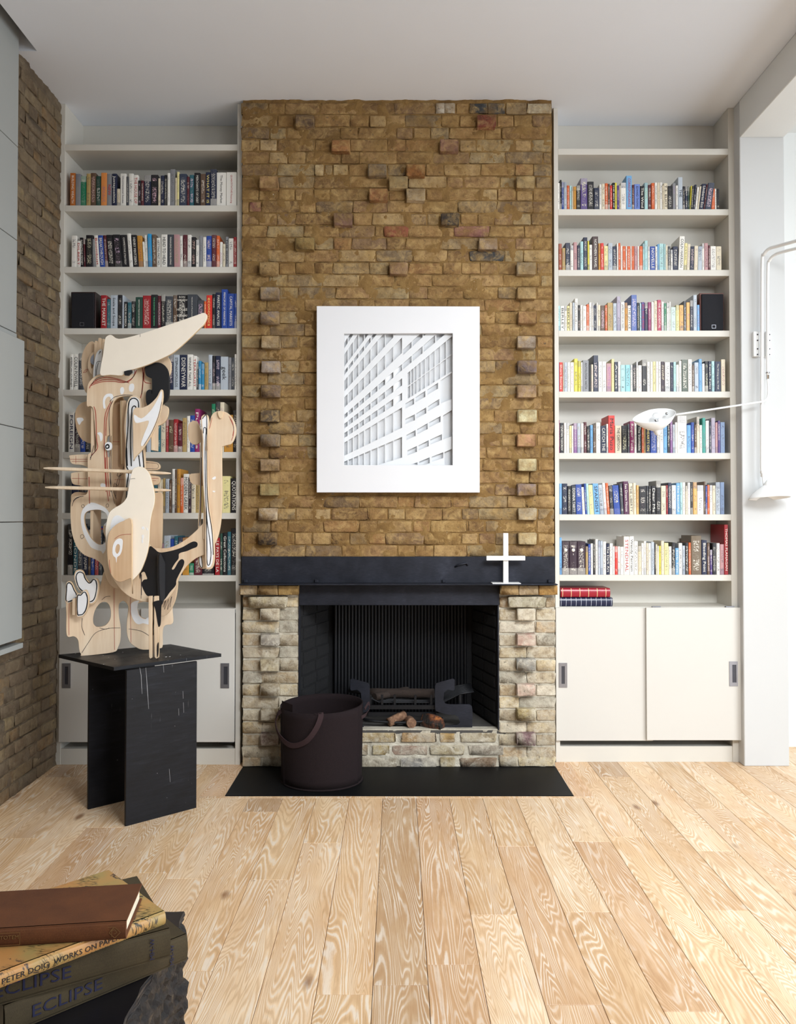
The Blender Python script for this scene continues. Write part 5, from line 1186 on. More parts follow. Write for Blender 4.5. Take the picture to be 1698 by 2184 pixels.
patch(pl2, A((498, 1060), (520, 1050), (540, 1068), (538, 1110), (525, 1125), (515, 1080)), M_PW, p2); patch(pl2, B((525, 320), (545, 312), (570, 325), (572, 345), (530, 345)), M_PW, p2)
patch(pl2, A((545, 780), (570, 740), (615, 735), (630, 765), (615, 790), (600, 760), (575, 765), (560, 800), (565, 850), (548, 850)), M_PW, p2)
strokes(pl2, [A((445, 668), (520, 640), (620, 632), (720, 642), (790, 600), (820, 540)), A((450, 655), (540, 622), (640, 618), (740, 640), (800, 585), (805, 530)), A((480, 625), (560, 600), (650, 610), (760, 645)),
   A((610, 800), (580, 860), (560, 930), (555, 1100), (560, 1300), (570, 1540)), A((622, 800), (590, 870), (572, 960), (568, 1080)), A((868, 520), (875, 600), (868, 700), (850, 780)), A((885, 520), (880, 600), (890, 640), (940, 650)), A((875, 560), (872, 640), (862, 740)), A((470, 840), (485, 900), (492, 1100), (500, 1180), (450, 1240)),
   B((430, 260), (432, 380), (435, 480)), B((566, 100), (572, 300), (590, 460)), B((575, 50), (585, 250), (600, 420)), A((432, 690), (455, 650), (500, 620))], M_PENR, p2, 1.5)
strokes(pl2, [A((600, 800), (640, 762), (720, 745), (790, 748)), A((628, 790), (600, 850), (595, 960), (600, 1080)), A((612, 1080), (612, 1300), (610, 1540)), A((450, 660), (490, 610), (570, 585)), B((600, 60), (605, 300), (640, 480)), B((290, 500), (310, 450), (360, 420)), B((300, 460), (330, 430), (385, 418)), A((440, 1260), (470, 1220), (492, 1190)), B((440, 120), (455, 60), (470, 0))], M_PENK, p2, wpx=1.1)
strokes(pl2, [B((370, 492), (385, 488), (392, 502), (380, 514), (370, 506)), B((362, 740), (378, 734), (388, 752), (370, 768), (362, 756)), B((570, 490), (585, 480), (590, 500), (575, 510))], M_PENK, p2, wpx=.8, closed=True)
pk = panel(Pl(4.40), A((560, 1150), (580, 1132), (604, 1138), (612, 1165), (603, 1192), (578, 1198), (562, 1180)), mats=(M_PW,), name='eye_disc', th=.016)
patch(Pl(4.40), A((564, 1158), (582, 1146), (597, 1158), (595, 1180), (575, 1188), (564, 1178)), M_PB, pk, off=.0086, holes=(A((572, 1164), (584, 1160), (588, 1170), (580, 1178), (572, 1176)),))
# vertical striped tongue
pl7 = Pl(4.395)
P7 = A((720, 1000), (735, 860), (745, 800), (770, 760), (800, 748), (838, 762), (855, 800), (860, 900), (885, 1180), (888, 1420))+B((890, 300), (900, 560), (860, 620), (700, 620), (690, 500), (722, 350), (725, 150), (728, 0))
p7 = panel(pl7, P7, k=3, mats=None); patch(pl7, A((733, 1000), (746, 860), (756, 805), (775, 772), (800, 762), (832, 774), (846, 805), (850, 900), (873, 1180), (876, 1420))+B((878, 300), (880, 500), (760, 520), (735, 350), (738, 150), (738, 0)), M_PW, p7, k=3)
strokes(pl7, [A((738, 1340), (735, 1200), (750, 1000), (752, 860), (765, 790), (800, 772), (832, 795), (838, 860)), A((778, 1330), (770, 1100), (780, 900), (785, 850), (805, 835), (822, 860)), A((880, 1340), (868, 1180)), A((850, 1340), (838, 1240)), B((740, 180), (755, 230), (740, 340), (735, 480)), B((738, 20), (745, 170))], M_PB, p7, wpx=2.4)
# right column + arm + belly
pl9 = Pl(4.36)
P9 = A((1425, 960), (1435, 920), (1460, 888), (1500, 878), (1560, 890), (1608, 940), (1632, 1010), (1628, 1080), (1600, 1140), (1560, 1155), (1530, 1165), (1518, 1190), (1518, 1400))+B((1520, 380), (1515, 560), (1500, 690), (1470, 790), (1430, 850), (1385, 892), (1300, 930), (1220, 1000), (1165, 1090), (1130, 1180), (1070, 1262), (1000, 1292), (900, 1286), (800, 1260), (720, 1210), (650, 1130), (600, 1040), (575, 920), (566, 800), (568, 700), (600, 590), (700, 560), (850, 640), (925, 820), (1000, 848), (1100, 840), (1200, 792), (1280, 730), (1340, 670), (1385, 590), (1388, 300), (1395, 0))+A((1390, 1100), (1400, 1050), (1415, 1010))
p9 = panel(pl9, P9, k=3)
strokes(pl9, [A((1440, 930), (1425, 1000), (1405, 1050)), A((1580, 920), (1612, 980), (1618, 1060), (1600, 1120)), A((1590, 940), (1618, 1010), (1610, 1080))], M_PENR, p9, wpx=.9)
BK = B((930, 830), (965, 848), (1010, 880), (1100, 868), (1190, 840), (1262, 800), (1295, 790), (1320, 803), (1315, 833), (1275, 850), (1235, 868), (1172, 888), (1165, 930), (1135, 970), (1110, 1015), (1130, 1015), (1165, 955), (1190, 936), (1210, 948), (1205, 990), (1150, 1100), (1142, 1150), (1095, 1205), (1060, 1255), (1040, 1270), (960, 1290), (925, 1245), (900, 1228), (872, 1175), (862, 1135), (880, 1105), (908, 1098), (900, 1070), (885, 1040), (860, 1050), (850, 1100), (843, 1060), (850, 1000), (900, 900))
patch(pl9, BK, M_PB, p9, k=4); strokes(pl9, [B((858, 1060), (859, 1180), (858, 1260)), B((862, 1060), (862, 1230))], M_PENK, p9, wpx=.8, k=1)
patch(pl9, B((1452, 262), (1468, 256), (1470, 272), (1455, 282), (1440, 274)), M_PW, p9); patch(pl9, B((1445, 374), (1465, 376), (1460, 386), (1448, 382)), M_PW, p9)
# drips and thick run of black paint on a fin
pf = panel(Pl(4.34, 345, math.radians(60)), [(338, 1186), (347, 1195), (352, 1213), (353, 1250), (349, 1275), (340, 1285)], mats=(M_PB,), name='black_fin')
# striped double plank
pl12 = Pl(4.335)
for L, ins in ((A((1350, 950), (1362, 915), (1385, 905), (1405, 920), (1412, 980), (1400, 1100), (1393, 1200))+B((1400, 60), (1402, 300), (1412, 500), (1435, 640), (1456, 800), (1457, 940), (1440, 1005), (1412, 1016), (1390, 995), (1384, 800), (1384, 560), (1365, 300), (1362, 60))+A((1362, 1100),), 0),):
    q = panel(pl12, L, k=3)
    patch(pl12, A((1358, 955), (1368, 925), (1385, 915), (1400, 928), (1404, 980), (1392, 1100), (1386, 1200))+B((1392, 60), (1394, 300), (1403, 500), (1426, 640), (1446, 800), (1447, 935), (1432, 990), (1412, 1002), (1398, 985), (1393, 800), (1390, 560), (1374, 300), (1370, 60))+A((1370, 1100),), M_PW, q, k=3)
    strokes(pl12, [A((1368, 1060), (1372, 1020), (1384, 1012), (1392, 1040))+B((1384, 0), (1386, 300), (1398, 600), (1420, 760), (1432, 880), (1425, 960), (1412, 985), (1400, 960), (1398, 800), (1392, 500)), A((1362, 940), (1380, 918), (1396, 935))+B((1398, 250), (1410, 500), (1440, 700), (1450, 900))], M_PB, q, wpx=1.6)
pl12b = Pl(4.385)
q = panel(pl12b, B((1345, 0), (1358, 0), (1350, 300), (1345, 560), (1338, 640), (1348, 760), (1390, 800), (1392, 990), (1362, 1012), (1335, 992), (1322, 900), (1338, 800), (1326, 650), (1340, 400)), k=3)
patch(pl12b, B((1346, 100), (1356, 100), (1347, 400), (1338, 640), (1345, 790), (1332, 900), (1342, 980), (1362, 1000), (1352, 900), (1356, 800), (1340, 650)), M_PW, q, k=3)
strokes(pl12b, [B((1330, 900), (1340, 985), (1362, 1000), (1352, 900), (1358, 800)), B((1352, 100), (1344, 500), (1334, 660))], M_PB, q, wpx=1.4)
panel(Pl(4.40), A((1243, 1040), (1250, 985), (1285, 957), (1320, 972), (1342, 1028), (1385, 1050), (1385, 1142), (1345, 1128), (1310, 1150), (1272, 1142), (1250, 1105)), color=(.93, .9, .86))
panel(Pl(4.40), A((1253, 1412), (1262, 1396), (1290, 1391), (1390, 1392), (1390, 1482), (1300, 1480), (1265, 1460)), color=(.93, .9, .86))
panel(Pl(4.345), A((1488, 880), (1525, 880), (1524, 915), (1508, 936), (1492, 915)), th=.01, color=(1.05, 1.05, 1), name='plywood_chip')
# black mask
pl5 = Pl(4.385)
panel(pl5, A((890, 512), (905, 493), (960, 480), (1012, 482), (1050, 505), (1076, 550), (1085, 620), (1086, 720), (1072, 780), (1040, 815), (1000, 842), (930, 842), (905, 820), (896, 775), (900, 725), (915, 705), (936, 702), (940, 732), (947, 732), (947, 622), (940, 606), (905, 588), (892, 558)), mats=(M_PB,), name='black_panel')
panel(Pl(4.40), A((895, 720), (905, 702), (940, 698), (950, 720), (950, 760), (900, 760)), color=(.95, .93, .9))
# tusk
pl6 = Pl(4.33)
p6 = panel(pl6, A((795, 867), (870, 850), (930, 820), (985, 765), (1008, 722), (1022, 702), (1032, 712), (1032, 790), (1000, 930), (950, 1050), (880, 1170), (805, 1253), (795, 1255), (793, 1060)), k=3)
patch(pl6, A((800, 906), (860, 938), (925, 885), (965, 830), (1000, 765), (1024, 712), (1028, 760), (1005, 880), (975, 970), (930, 1070), (880, 1150), (862, 1165), (858, 1140), (885, 1060), (915, 990), (918, 955), (870, 965), (812, 972)), M_PW, p6, k=3)
strokes(pl6, [A((1028, 800), (998, 930), (945, 1050), (880, 1160))], M_PENK, p6, wpx=.8)
# beak
plk = Pl(4.36, 250, math.radians(-4))
BE = A((562, 292), (578, 262), (610, 252), (645, 276), (700, 283), (850, 245), (1050, 180), (1200, 130), (1320, 88), (1365, 72), (1390, 80), (1395, 108), (1372, 160), (1330, 202), (1250, 280), (1150, 370), (1090, 412), (1000, 455), (900, 498), (800, 530), (735, 548), (700, 582), (600, 577), (526, 580), (530, 500), (548, 400))
pkk = panel(plk, BE, k=3, face=M_PLYP); strokes(plk, [A((850, 242), (851, 268))], M_PENK, pkk, wpx=.6, k=1)
panel(Pl(4.35), A((718, 552), (745, 544), (775, 540), (778, 556), (750, 582), (722, 580)), mats=(M_PB,), th=.02, name='hinge_block', sharp=True)
# cross rods
for r0, r1, Y in ((A((52, 1345))[0], A((1097, 1388))[0], 4.30), (A((65, 1503))[0], A((1097, 1527))[0], 4.30)):
    a, b = at(*r0, Y), at(*r1, Y); bm = bmesh.new(); R = []; n = 24
    d = (b-a).normalized(); s = Vector((0, 0, 1)); s = (s-d*s.dot(d)).normalized()
    for i in range(n+1):
        f_ = i/n; e = min(1, math.sin(PI*f_)**.3+.15) if 0 < f_ < 1 else .35; c = a.lerp(b, f_)
        R.append([bm.verts.new(c+s*(.0095*e)*sz+Vector((0, 1, 0))*.014*sy*e) for sy, sz in ((-1, -.6), (-.6, -1), (.6, -1), (1, -.6), (1, .6), (.6, 1), (-.6, 1), (-1, .6))])
    for i in range(n):
        for k in range(8): bm.faces.new((R[i][k], R[i][(k+1) % 8], R[i+1][(k+1) % 8], R[i+1][k]))
    bm.faces.new(R[0][::-1]); bm.faces.new(R[-1]); bmesh.ops.recalc_face_normals(bm, faces=bm.faces)
    o = obj('cross_slat', bm, M_PLY, sc); o.color = (1.08, 1.1, 1.12, 1)
    q0 = a.lerp(b, .35); q1 = a.lerp(b, .6)
# front leaf
pl8 = Pl(4.27)
P8 = B((790, 200), (818, 182), (850, 177), (890, 195), (925, 240), (945, 310), (965, 400), (963, 480), (942, 560), (926, 660), (920, 790), (905, 880), (880, 960), (845, 1040), (800, 1092), (781, 1103), (778, 1040), (777, 800), (740, 700), (640, 760), (590, 850), (570, 760), (568, 680), (590, 570), (630, 522), (700, 480), (742, 425), (755, 350), (770, 270))
p8 = panel(pl8, P8, k=3, face=M_PLYP)
patch(pl8, B((600, 720), (608, 650), (630, 592), (665, 575), (700, 592), (720, 618), (650, 660), (620, 690)), M_PW, p8)
for q in (B((862, 742), (878, 735), (880, 760), (868, 770)), B((862, 672), (880, 668), (885, 688), (866, 690)), B((862, 775), (872, 770), (874, 800), (864, 800)), B((900, 672), (912, 690), (906, 700))): patch(pl8, q, M_PW, p8)
strokes(pl8, [B((770, 276), (790, 274), (810, 274))], M_PENK, p8, wpx=.6)
pl10 = Pl(4.245)
p10 = panel(pl10, B((585, 770), (600, 710), (650, 655), (715, 622), (775, 612), (779, 800), (779, 1095), (770, 1090), (690, 1120), (640, 1100), (600, 1030), (582, 920), (580, 830)), k=3, color=(.86, .76, .66))  # darker tint paints in the shade of a turned plane
OR = B((622, 880), (628, 820), (650, 780), (680, 765), (705, 778), (705, 820), (698, 870), (680, 905), (660, 920), (654, 965), (648, 925), (632, 910))
patch(pl10, OR, M_PW, p10, holes=(B((645, 870), (650, 830), (668, 810), (683, 825), (680, 865), (662, 892)),), k=3)
strokes(pl10, [B((640, 770), (690, 738), (775, 730)), B((598, 940), (600, 1000), (610, 1050))], M_PENR, p10, wpx=.8)
# spine fins that lock the sheets together (turned edge-on)
for px, y0, y1, Ya, Yb in ((303, 1030, 1215, 4.28, 4.48), (205, 860, 1180, 4.42, 4.54), (330, 900, 960, 4.34, 4.42), (232, 730, 800, 4.37, 4.53), (440, 1000, 1150, 4.34, 4.40)):
    xa = X(px, (Ya+Yb)/2, 1000); obj('spine_fin', box(xa-.008, xa+.008, Ya, Yb, Z(y1, Ya), Z(y0, Ya), .001), M_PLY, sc)
# front sticks down to the table
for a0, a1, mt_ in ((920, 946, 0), (965, 1000, 0)):
    L = B((a0, 1240), (a1, 1240), (a1-2 if a0 < 950 else a1+2, 1500), (a1, 1742), ((a0+a1)/2, 1752), (a0+4, 1738), (a0, 1500))
    ps = panel(Pl(4.325), L, sharp=True, color=(1.03, 1.02, 1)); 
    bot = min((v.co.z for v in ps.data.vertices))+ps.location.z
    print('stick bottom', bot)
psb = panel(Pl(4.345), B((944, 1250), (968, 1250), (968, 1738), (944, 1738)), mats=(M_PW,), sharp=True, th=.008, name='painted_strip')
strokes(Pl(4.345), [B((950, 1290), (948, 1400), (952, 1500), (955, 1560)), B((958, 1290), (960, 1420), (950, 1540))], M_PB, psb, wpx=1.8, off=.0055)
patch(Pl(4.325), B((960, 1285), (1028, 1275), (1024, 1330), (1022, 1400), (1018, 1470), (1002, 1490), (990, 1440), (978, 1360), (962, 1310)), M_PB, ps, off=.0103)
patch(Pl(4.325), B((990, 1640), (1002, 1620), (1001, 1700), (992, 1742), (988, 1700)), M_PB, ps, off=.0103)
print('base bottom', pb.location.z, 'ZT', ZT)
# small winged shapes at the left foot
plw = Pl(4.40); plw2 = Pl(4.36)
W1 = B((308, 1085), (316, 1040), (345, 1022), (378, 1038), (395, 1085), (430, 1128), (455, 1118), (470, 1097), (495, 1102), (507, 1150), (500, 1220), (480, 1285), (445, 1308), (425, 1285), (420, 1225), (370, 1205), (330, 1160))
W2 = B((240, 1190), (243, 1135), (265, 1118), (290, 1138), (312, 1190), (332, 1225), (332, 1262), (240, 1300))
W3 = B((328, 1232), (360, 1220), (385, 1193), (408, 1198), (425, 1260), (412, 1350), (382, 1400), (350, 1410), (329, 1395))
def shrink(L, f):
    cx_ = sum(p[0] for p in L)/len(L); cy_ = sum(p[1] for p in L)/len(L); return [(cx_+(x-cx_)*f, cy_+(y-cy_)*f) for x, y in L]
for pl_, Wn in ((plw, W1), (plw, W2), (plw2, W3)):
    pw = panel(pl_, Wn, k=4, color=(1.02, 1.0, .96)); patch(pl_, shrink(Wn, .93), M_PW, pw); strokes(pl_, [shrink(Wn, .85)], M_PB, pw, wpx=2.2, closed=True)
obj('spine_fin', box(X(165, 4.4)-.008, X(165, 4.4)+.008, 4.36, 4.45, Z(1310, 4.4), Z(1275, 4.4), .001), M_PLY, sc)

# ================================================================== FELT BASKET
M_STRAP = simple('felt_strap', '37292b', .9, .15, 120, .3, 300, 0, .2)
cb = Vector((X(687, YC-.245, 1600), YC-.245, 0)); zb0 = .0035; ztb = Z(1500, cb.y); RX, RY = .238, .212
bk = thing('felt_basket', (cb.x, cb.y, zb0), 'dark brown felt log basket standing on the black hearth slab', 'basket')
def ell(a, r=1.0, dz=0): return Vector((cb.x+math.cos(a)*RX*r, cb.y+math.sin(a)*RY*r, dz))
bm = bmesh.new(); n = 72; H = 12; th = .006
def shell(a0, a1, rfun, zlo, zhi, n=72, flap=None):
    ro, ri = [], []
    for j in range(H+1):
        zz = zlo+(zhi-zlo)*j/H; w1, w2 = [], []
        for i in range(n+1):
            a = a0+(a1-a0)*i/n; r = rfun(a)*(.985+.03*(j/H)); 
            p = ell(a, r, zz); dr = .012*math.sin(a*1.0+.6)*(j/H) if True else 0
            p.z += dr*(j == H or 1)*(j/H)
            nn = Vector((math.cos(a), math.sin(a), 0))
            w1.append(bm.verts.new(p+nn*th/2)); w2.append(bm.verts.new(p-nn*th/2))
        ro.append(w1); ri.append(w2)
    for j in range(H):
        for i in range(n):
            f = bm.faces.new((ro[j][i], ro[j][i+1], ro[j+1][i+1], ro[j+1][i])); f.smooth = True
            f = bm.faces.new((ri[j][i+1], ri[j][i], ri[j+1][i], ri[j+1][i+1])); f.smooth = True
    for i in range(n): bm.faces.new((ro[H][i], ro[H][i+1], ri[H][i+1], ri[H][i])); bm.faces.new((ro[0][i+1], ro[0][i], ri[0][i], ri[0][i+1]))
    for i in (0, n):
        for j in range(H): bm.faces.new((ro[j][i], ro[j+1][i], ri[j+1][i], ri[j][i]))
# the sheet wraps round and overlaps itself at the front right; the front half stands proud at the left
seam = -PI*.30
shell(seam, seam+2*PI+.5, lambda a: 1.0+.035*((a-seam)/(2*PI+.5)), zb0+.012, ztb)
obj('felt_wall', bm, M_FELT, bk)
bm = bmesh.new(); add_lathe(bm, [(0, 0), (.242, 0), (.246, .004), (.242, .011), (0, .011)], Matrix.Translation((cb.x, cb.y, zb0)) @ Matrix.Diagonal((1.0, .9, 1, 1)), 60); obj('felt_base', bm, M_FELT, bk)
def strap(pts, wd, name='handle'):
    q = smooth_loop(pts, 8, False); bm = bmesh.new(); vs = []
    for i, p in enumerate(q):
        a = q[max(i-1, 0)]; b = q[min(i+1, len(q)-1)]; d = (b-a).normalized()
        out_ = Vector((p.x-cb.x, (p.y-cb.y), 0)).normalized(); s = d.cross(out_).normalized()
        vs.append([bm.verts.new(p+s*wd/2*e+out_*t_) for e, t_ in ((-1, -.002), (1, -.002), (1, .002), (-1, .002))])
    for a, b in zip(vs, vs[1:]):
        for k in range(4): f = bm.faces.new((a[k], a[(k+1) % 4], b[(k+1) % 4], b[k]))
    bm.faces.new(vs[0][::-1]); bm.faces.new(vs[-1]); bmesh.ops.recalc_face_normals(bm, faces=bm.faces)
    return obj(name, bm, M_STRAP, bk, smooth=50)
Yf = cb.y-RY-.012
strap([at(684, 1520, Yf+.004), at(684, 1530, Yf-.008), at(674, 1555, Yf-.014), at(652, 1582, Yf+.0), at(622, 1590, Yf+.05), at(598, 1572, Yf+.11), at(588, 1545, Yf+.15), at(592, 1524, Yf+.15), at(603, 1515, Yf+.14)], .03)
strap([at(778, 1512, cb.y-.05), at(786, 1500, cb.y-.02), at(788, 1510, cb.y+.0), at(780, 1524, cb.y-.01), at(771, 1530, cb.y-.06)], .02)
a = at(601, 1496, cb.y-.09); bm = bmesh.new(); 
p0 = [at(601, 1494, cb.y-.1), at(623, 1503, cb.y-.16), at(623, 1680, cb.y-.16), at(604, 1660, cb.y-.1)]
vs = [bm.verts.new(p) for p in p0]; ws = [bm.verts.new(p+Vector((.003, -.006, 0))) for p in p0]
p0z = zb0+.012
for v in (vs[2], vs[3], ws[2], ws[3]): v.co.z = p0z
bm.faces.new(vs); bm.faces.new(ws[::-1])
for i in range(4): bm.faces.new((vs[i], vs[(i+1) % 4], ws[(i+1) % 4], ws[i]))
bmesh.ops.recalc_face_normals(bm, faces=bm.faces); obj('felt_flap', bm, M_FELT, bk)
for px, py in ((673, 1523), (683, 1523)): 
    bm = bmesh.new(); add_box(bm, -.008, .008, -.002, .0, -.006, .006, .001); bmesh.ops.translate(bm, verts=bm.verts, vec=at(px, py, Yf)); obj('handle_tab', bm, M_FELT, bk)

# ================================================================== FOREGROUND: block and books
def corner(px, py, z): p = atz(px, py, z); return Vector((p.x, p.y, 0))
def cloth(name, c1, c2, ns=120): 
    t = NT(name); p = t.pos(); g = t.n('ShaderNodeTexCoord').outputs['Object']
    wv = t.n('ShaderNodeTexNoise', {'Vector': t.n('ShaderNodeMapping', {'Vector': g, 'Scale': (900, 900, 250)}).outputs[0], 'Scale': 1.0, 'Detail': 2}).outputs['Fac']
    f = t.math('ADD', t.math('MULTIPLY', t.noise(p, 14, 4), .5), t.math('MULTIPLY', wv, .5))
    t.set(Base_Color=t.mix(t.step(f, .35, .65), srgb(c1), srgb(c2)), Roughness=.85); t.bump(wv, .3, .0006); return t.m
def bigbook(name, R, B_, dvec, z0, z1, mat, label, hard=True, spine=None):
    """R: right front corner, B_: a point on the left of the spine line, dvec: depth length; box with cover boards and pages"""
    u = (B_-R); L = u.length; u.normalize(); v = Vector((-u.y, u.x, 0))
    if v.y < 0: v = -v
    D = dvec; o = thing(name, (R.x+u.x*L/2+v.x*D/2, R.y+u.y*L/2+v.y*D/2, z0), label, 'book', 'large art books stacked in the foreground')
    M = basis(R, u, v, (0, 0, 1)); ov = .004; ct_ = .003
    def part(nm, x0, x1, y0, y1, a, b, m, bev=.0006, par=None):
        bm = bmesh.new(); add_box(bm, x0, x1, y0, y1, a, b, bev); me = mesh_from(bm); me.transform(M)
        return obj(nm, me, m, par or o)
    part('front_cover', 0, L, .006, D, z1-ct_, z1, mat); part('back_cover', 0, L, .006, D, z0, z0+ct_, mat)
    bm = bmesh.new(); n_ = 8; pr = [(.008-.008*math.sin(PI*i/n_)**.45, z0+(z1-z0)*i/n_) for i in range(n_+1)]+[(.011, z1), (.011, z0)]
    a_ = [bm.verts.new((0, y, z)) for y, z in pr]; b_ = [bm.verts.new((L, y, z)) for y, z in pr]; m_ = len(pr)
    for i in range(m_): bm.faces.new((a_[i], a_[(i+1) % m_], b_[(i+1) % m_], b_[i]))
    bm.faces.new(a_[::-1]); bm.faces.new(b_); bmesh.ops.recalc_face_normals(bm, faces=bm.faces)
    me = mesh_from(bm); me.transform(M); sp_ = obj('spine', me, mat, o)
    part('page_block', .005, L-.005, .0115, D-.005, z0+ct_+.0002, z1-ct_-.0002, M_PAGE)
    return o, M, u, v, L, sp_
M_BRN = cloth('brown_cloth', '4f2a10', '6a3d1c'); M_OLV = cloth('olive_cloth', '342a17', '453a23')
t = NT('printed_jacket'); g = t.n('ShaderNodeTexCoord').outputs['Object']; nn = t.noise(g, 16, 9, .72, 1.2); n2 = t.n('ShaderNodeTexNoise', {'Vector': t.n('ShaderNodeMapping', {'Vector': g, 'Rotation': (0, 0, .75), 'Scale': (60, 420, 60)}).outputs[0], 'Scale': 1.0, 'Detail': 3}).outputs['Fac']
c = t.mix(t.step(t.noise(g, 7, 3), .42, .6), srgb('c08a50'), srgb('a89058')); c = t.mix(t.math('MULTIPLY', t.step(n2, .52, .58), t.step(t.noise(g, 9, 2), .48, .55)), c, srgb('3a3320'))
c = t.mix(t.math('MULTIPLY', t.step(nn, .57, .6), .85), c, srgb('2a2a34')); t.set(Base_Color=c, Roughness=.45); M_JACK = t.m
z4 = .76; z3 = .724; z2_ = .694; z1_ = .633; z0_ = .5736
R1 = corner(268, 1968, z4); L1 = corner(0, 1984.5, z4); ext = (L1-R1)*1.45
b1 = bigbook('book', R1, R1+ext, (corner(290, 1885, z4)-R1).length, z3+.0005, z4, M_BRN, 'brown cloth book, topmost of the foreground stack')
R2 = corner(354, 1945, z3); L2 = corner(0, 2112, z2_); ext = (L2-R2)*1.12
b2 = bigbook('book', R2, R2+ext, .287, z2_+.0005, z3, M_JACK, 'printed jacket art book lying askew under the brown cloth book')
R3 = corner(364, 1983, z2_); L3 = corner(0, 2149, z1_); ext = (L3-R3)*1.15
b3 = bigbook('book', R3, R3+ext, .30, z1_+.0005, z2_, M_OLV, 'thick olive cloth book directly under the printed jacket book')
R4 = corner(401, 1994.5, z1_); L4 = corner(11, 2149, z1_)
b4 = bigbook('book', R4, L4, .31, z0_+.001, z1_, M_OLV, 'thick olive cloth book at the bottom of the foreground stack')
def btext(bk_, txt, size, along, zc, mat, vertical=False, sx=1.0, name='title'):
    o, M, u, v, L, sp_ = bk_
    me = text_mesh(txt, size, .0002); me.transform(Matrix.Diagonal((sx, 1, 1, 1)))
    base = Vector((M[0][3], M[1][3], 0))+u*along-v*.0009
    base.z = zc
    if vertical: me.transform(basis(base, Vector((0, 0, 1)), u, -v))
    else: me.transform(basis(base, -u, Vector((0, 0, 1)), -v))
    return obj(name, me, mat, sp_)
def along(bk_, px, py, z):
    o, M, u, v, L, sp_ = bk_; c = Vector((0, 0, CAMZ)); r = ray(px, py); P0 = Vector((M[0][3], M[1][3], 0)); tt = (P0-c).dot(v)/r.dot(v); p = c+r*tt; return (p-P0).dot(u), p.z
M_NAVY = simple('navy_print', '14173a', .6, .02, 5, 0); M_TAN = simple('blind_stamp', '7a5a34', .6, .02, 5, 0)
a1, za_ = along(b2, 136, 2037, 0); btext(b2, 'PETER DOIG  WORKS ON PAPER', .0155, a1, (z2_+z3)/2-.001, M_INKK, sx=1.02)
a1, zz_ = along(b4, 145, 2128, 0); btext(b4, 'ECLIPSE', .034, a1, (z0_+z1_)/2, M_NAVY, sx=1.25); a1, zz_ = along(b4, 367, 2038, 0); btext(b4, 'MH-W', .0145, a1, (z0_+z1_)/2, M_NAVY, True, sx=1.1, name='imprint')
a1, zz_ = along(b3, 70, 2085, 0); btext(b3, 'ECLIPSE', .034, a1, (z1_+z2_)/2, M_NAVY, sx=1.25); a1, zz_ = along(b3, 325, 2028, 0); btext(b3, 'MH-W', .0145, a1, (z1_+z2_)/2, M_NAVY, True, sx=1.1, name='imprint')
# diamond emblem and frame on the brown spine
a1, zz_ = along(b1, 245, 1992, 0); o, M, u, v, L, sp_ = b1
def rib(pts, closed=True):
    bm = bmesh.new(); q = [Vector(p) for p in pts]+([Vector(pts[0])] if closed else [])
    for p, r in zip(q, q[1:]):
        d = (r-p).normalized(); nn_ = Vector((-d.y, d.x))*.0005
        bm.faces.new([bm.verts.new((*(w_), 0)) for w_ in (p+nn_, p-nn_, r-nn_, r+nn_)])
    me = mesh_from(bm); zc = (z3+z4)/2; base = Vector((M[0][3], M[1][3], zc))-v*.0009; me.transform(basis(base, -u, Vector((0, 0, 1)), -v)); return obj('stamped_emblem', me, M_TAN, sp_)
rib([(-a1-.011, 0), (-a1, .011), (-a1+.011, 0), (-a1, -.011)]); rib([(-a1-.006, -.008), (-a1-.006, .004), (-a1, .006), (-a1+.004, 0), (-a1-.001, -.003)], False); rib([(-a1-.014, .011), (-a1-.002, .011), (-a1-.009, .003)], False)
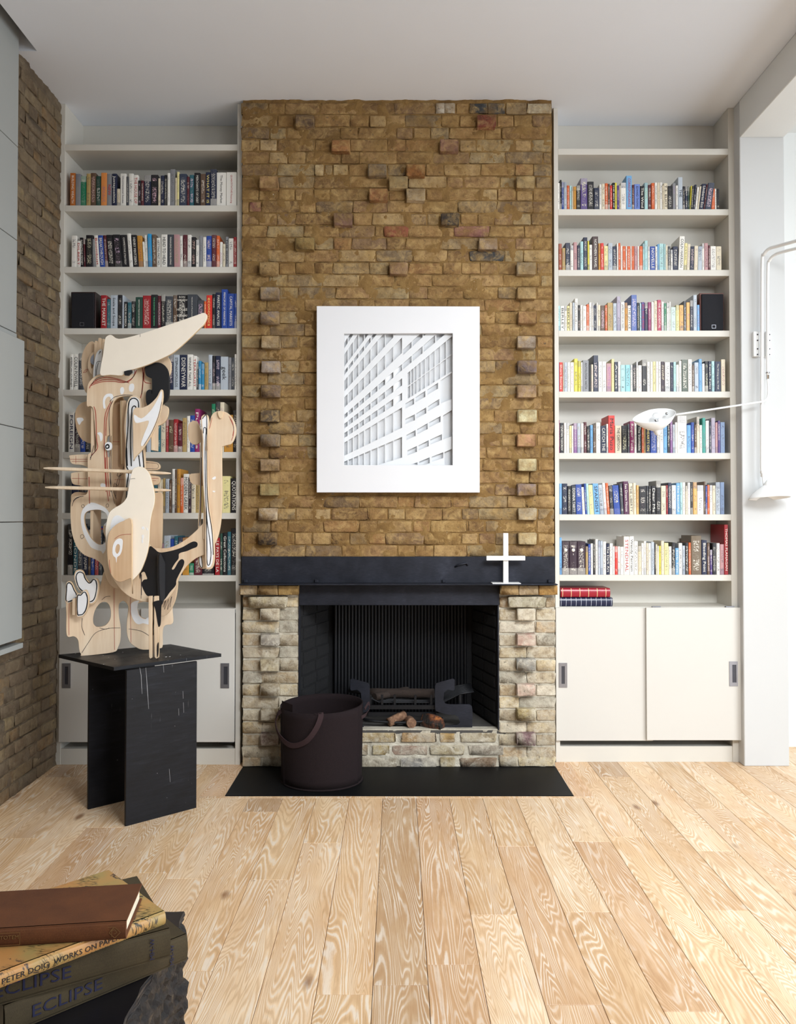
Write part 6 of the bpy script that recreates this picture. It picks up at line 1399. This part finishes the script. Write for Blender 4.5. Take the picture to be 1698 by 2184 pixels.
a2, zz_ = along(b1, 20, 2008, 0)
rib([(-a2-.03, -.012), (-a2+.02, -.012), (-a2+.02, .012), (-a2-.03, .012)]); btext(b1, 'TOTEM', .011, a2, (z3+z4)/2+.003, M_TAN)
# rough black block
t = NT('rough_black_cast'); p = t.pos(); n = t.noise(p, 22, 8, .7)
t.set(Base_Color=t.ramp(n, [(.35, srgb('070607')), (.6, srgb('171315')), (.8, srgb('3a383e'))]), Roughness=t.ramp(t.noise(p, 30, 4), [(.35, (.25,)*3), (.65, (.8,)*3)])); t.bump(n, 1.0, .012); M_CAST = t.m
E0, E1 = atz(393, 1944, z0_), atz(262, 2184, z0_)
bl = thing('side_table', (-.8, 1.72, 0), 'rough-edged black cast side table carrying the stack of art books', 'table')
bm = bmesh.new(); add_box(bm, -1.12, -.548, 1.42, E0.y, z0_-.02, z0_, 0)
bmesh.ops.subdivide_edges(bm, edges=bm.edges[:], cuts=24, use_grid_fill=True)
for v_ in bm.verts:
    q = v_.co; side_ = max(0, 1-(-.548-q.x)/.02); sidb = max(0, 1-(E0.y-q.y)/.02)
    if side_ > 0: q.x += side_*.012*(mnoise.fractal(q*38, .8, 2, 5)+.2)
    if sidb > 0: q.y += sidb*.006*mnoise.fractal(q*38, .8, 2, 5)
obj('table_top', bm, simple('polished_black_top', '17161a', .3, .2, 9, .05, 60), bl)
bm = bmesh.new(); add_box(bm, -1.10, -.552, 1.50, E0.y-.01, 0, z0_-.0205, 0)
bmesh.ops.subdivide_edges(bm, edges=bm.edges[:], cuts=44, use_grid_fill=True)
for v_ in bm.verts:
    q = v_.co; n_ = mnoise.fractal(Vector((q.x, q.y, q.z))*13, .75, 2.1, 6); n3 = mnoise.fractal(Vector((q.x, q.y, q.z))*50, .8, 2.1, 4)
    if 0.0 < q.z < z0_-.021:
        q.x += (.013*n_+.009*n3+.008)*(1 if q.x > -.56 else 0); q.y += .018*n_*(1 if q.y > E0.y-.02 else (-1 if q.y < 1.51 else 0))
obj('cast_body', bm, M_CAST, bl)
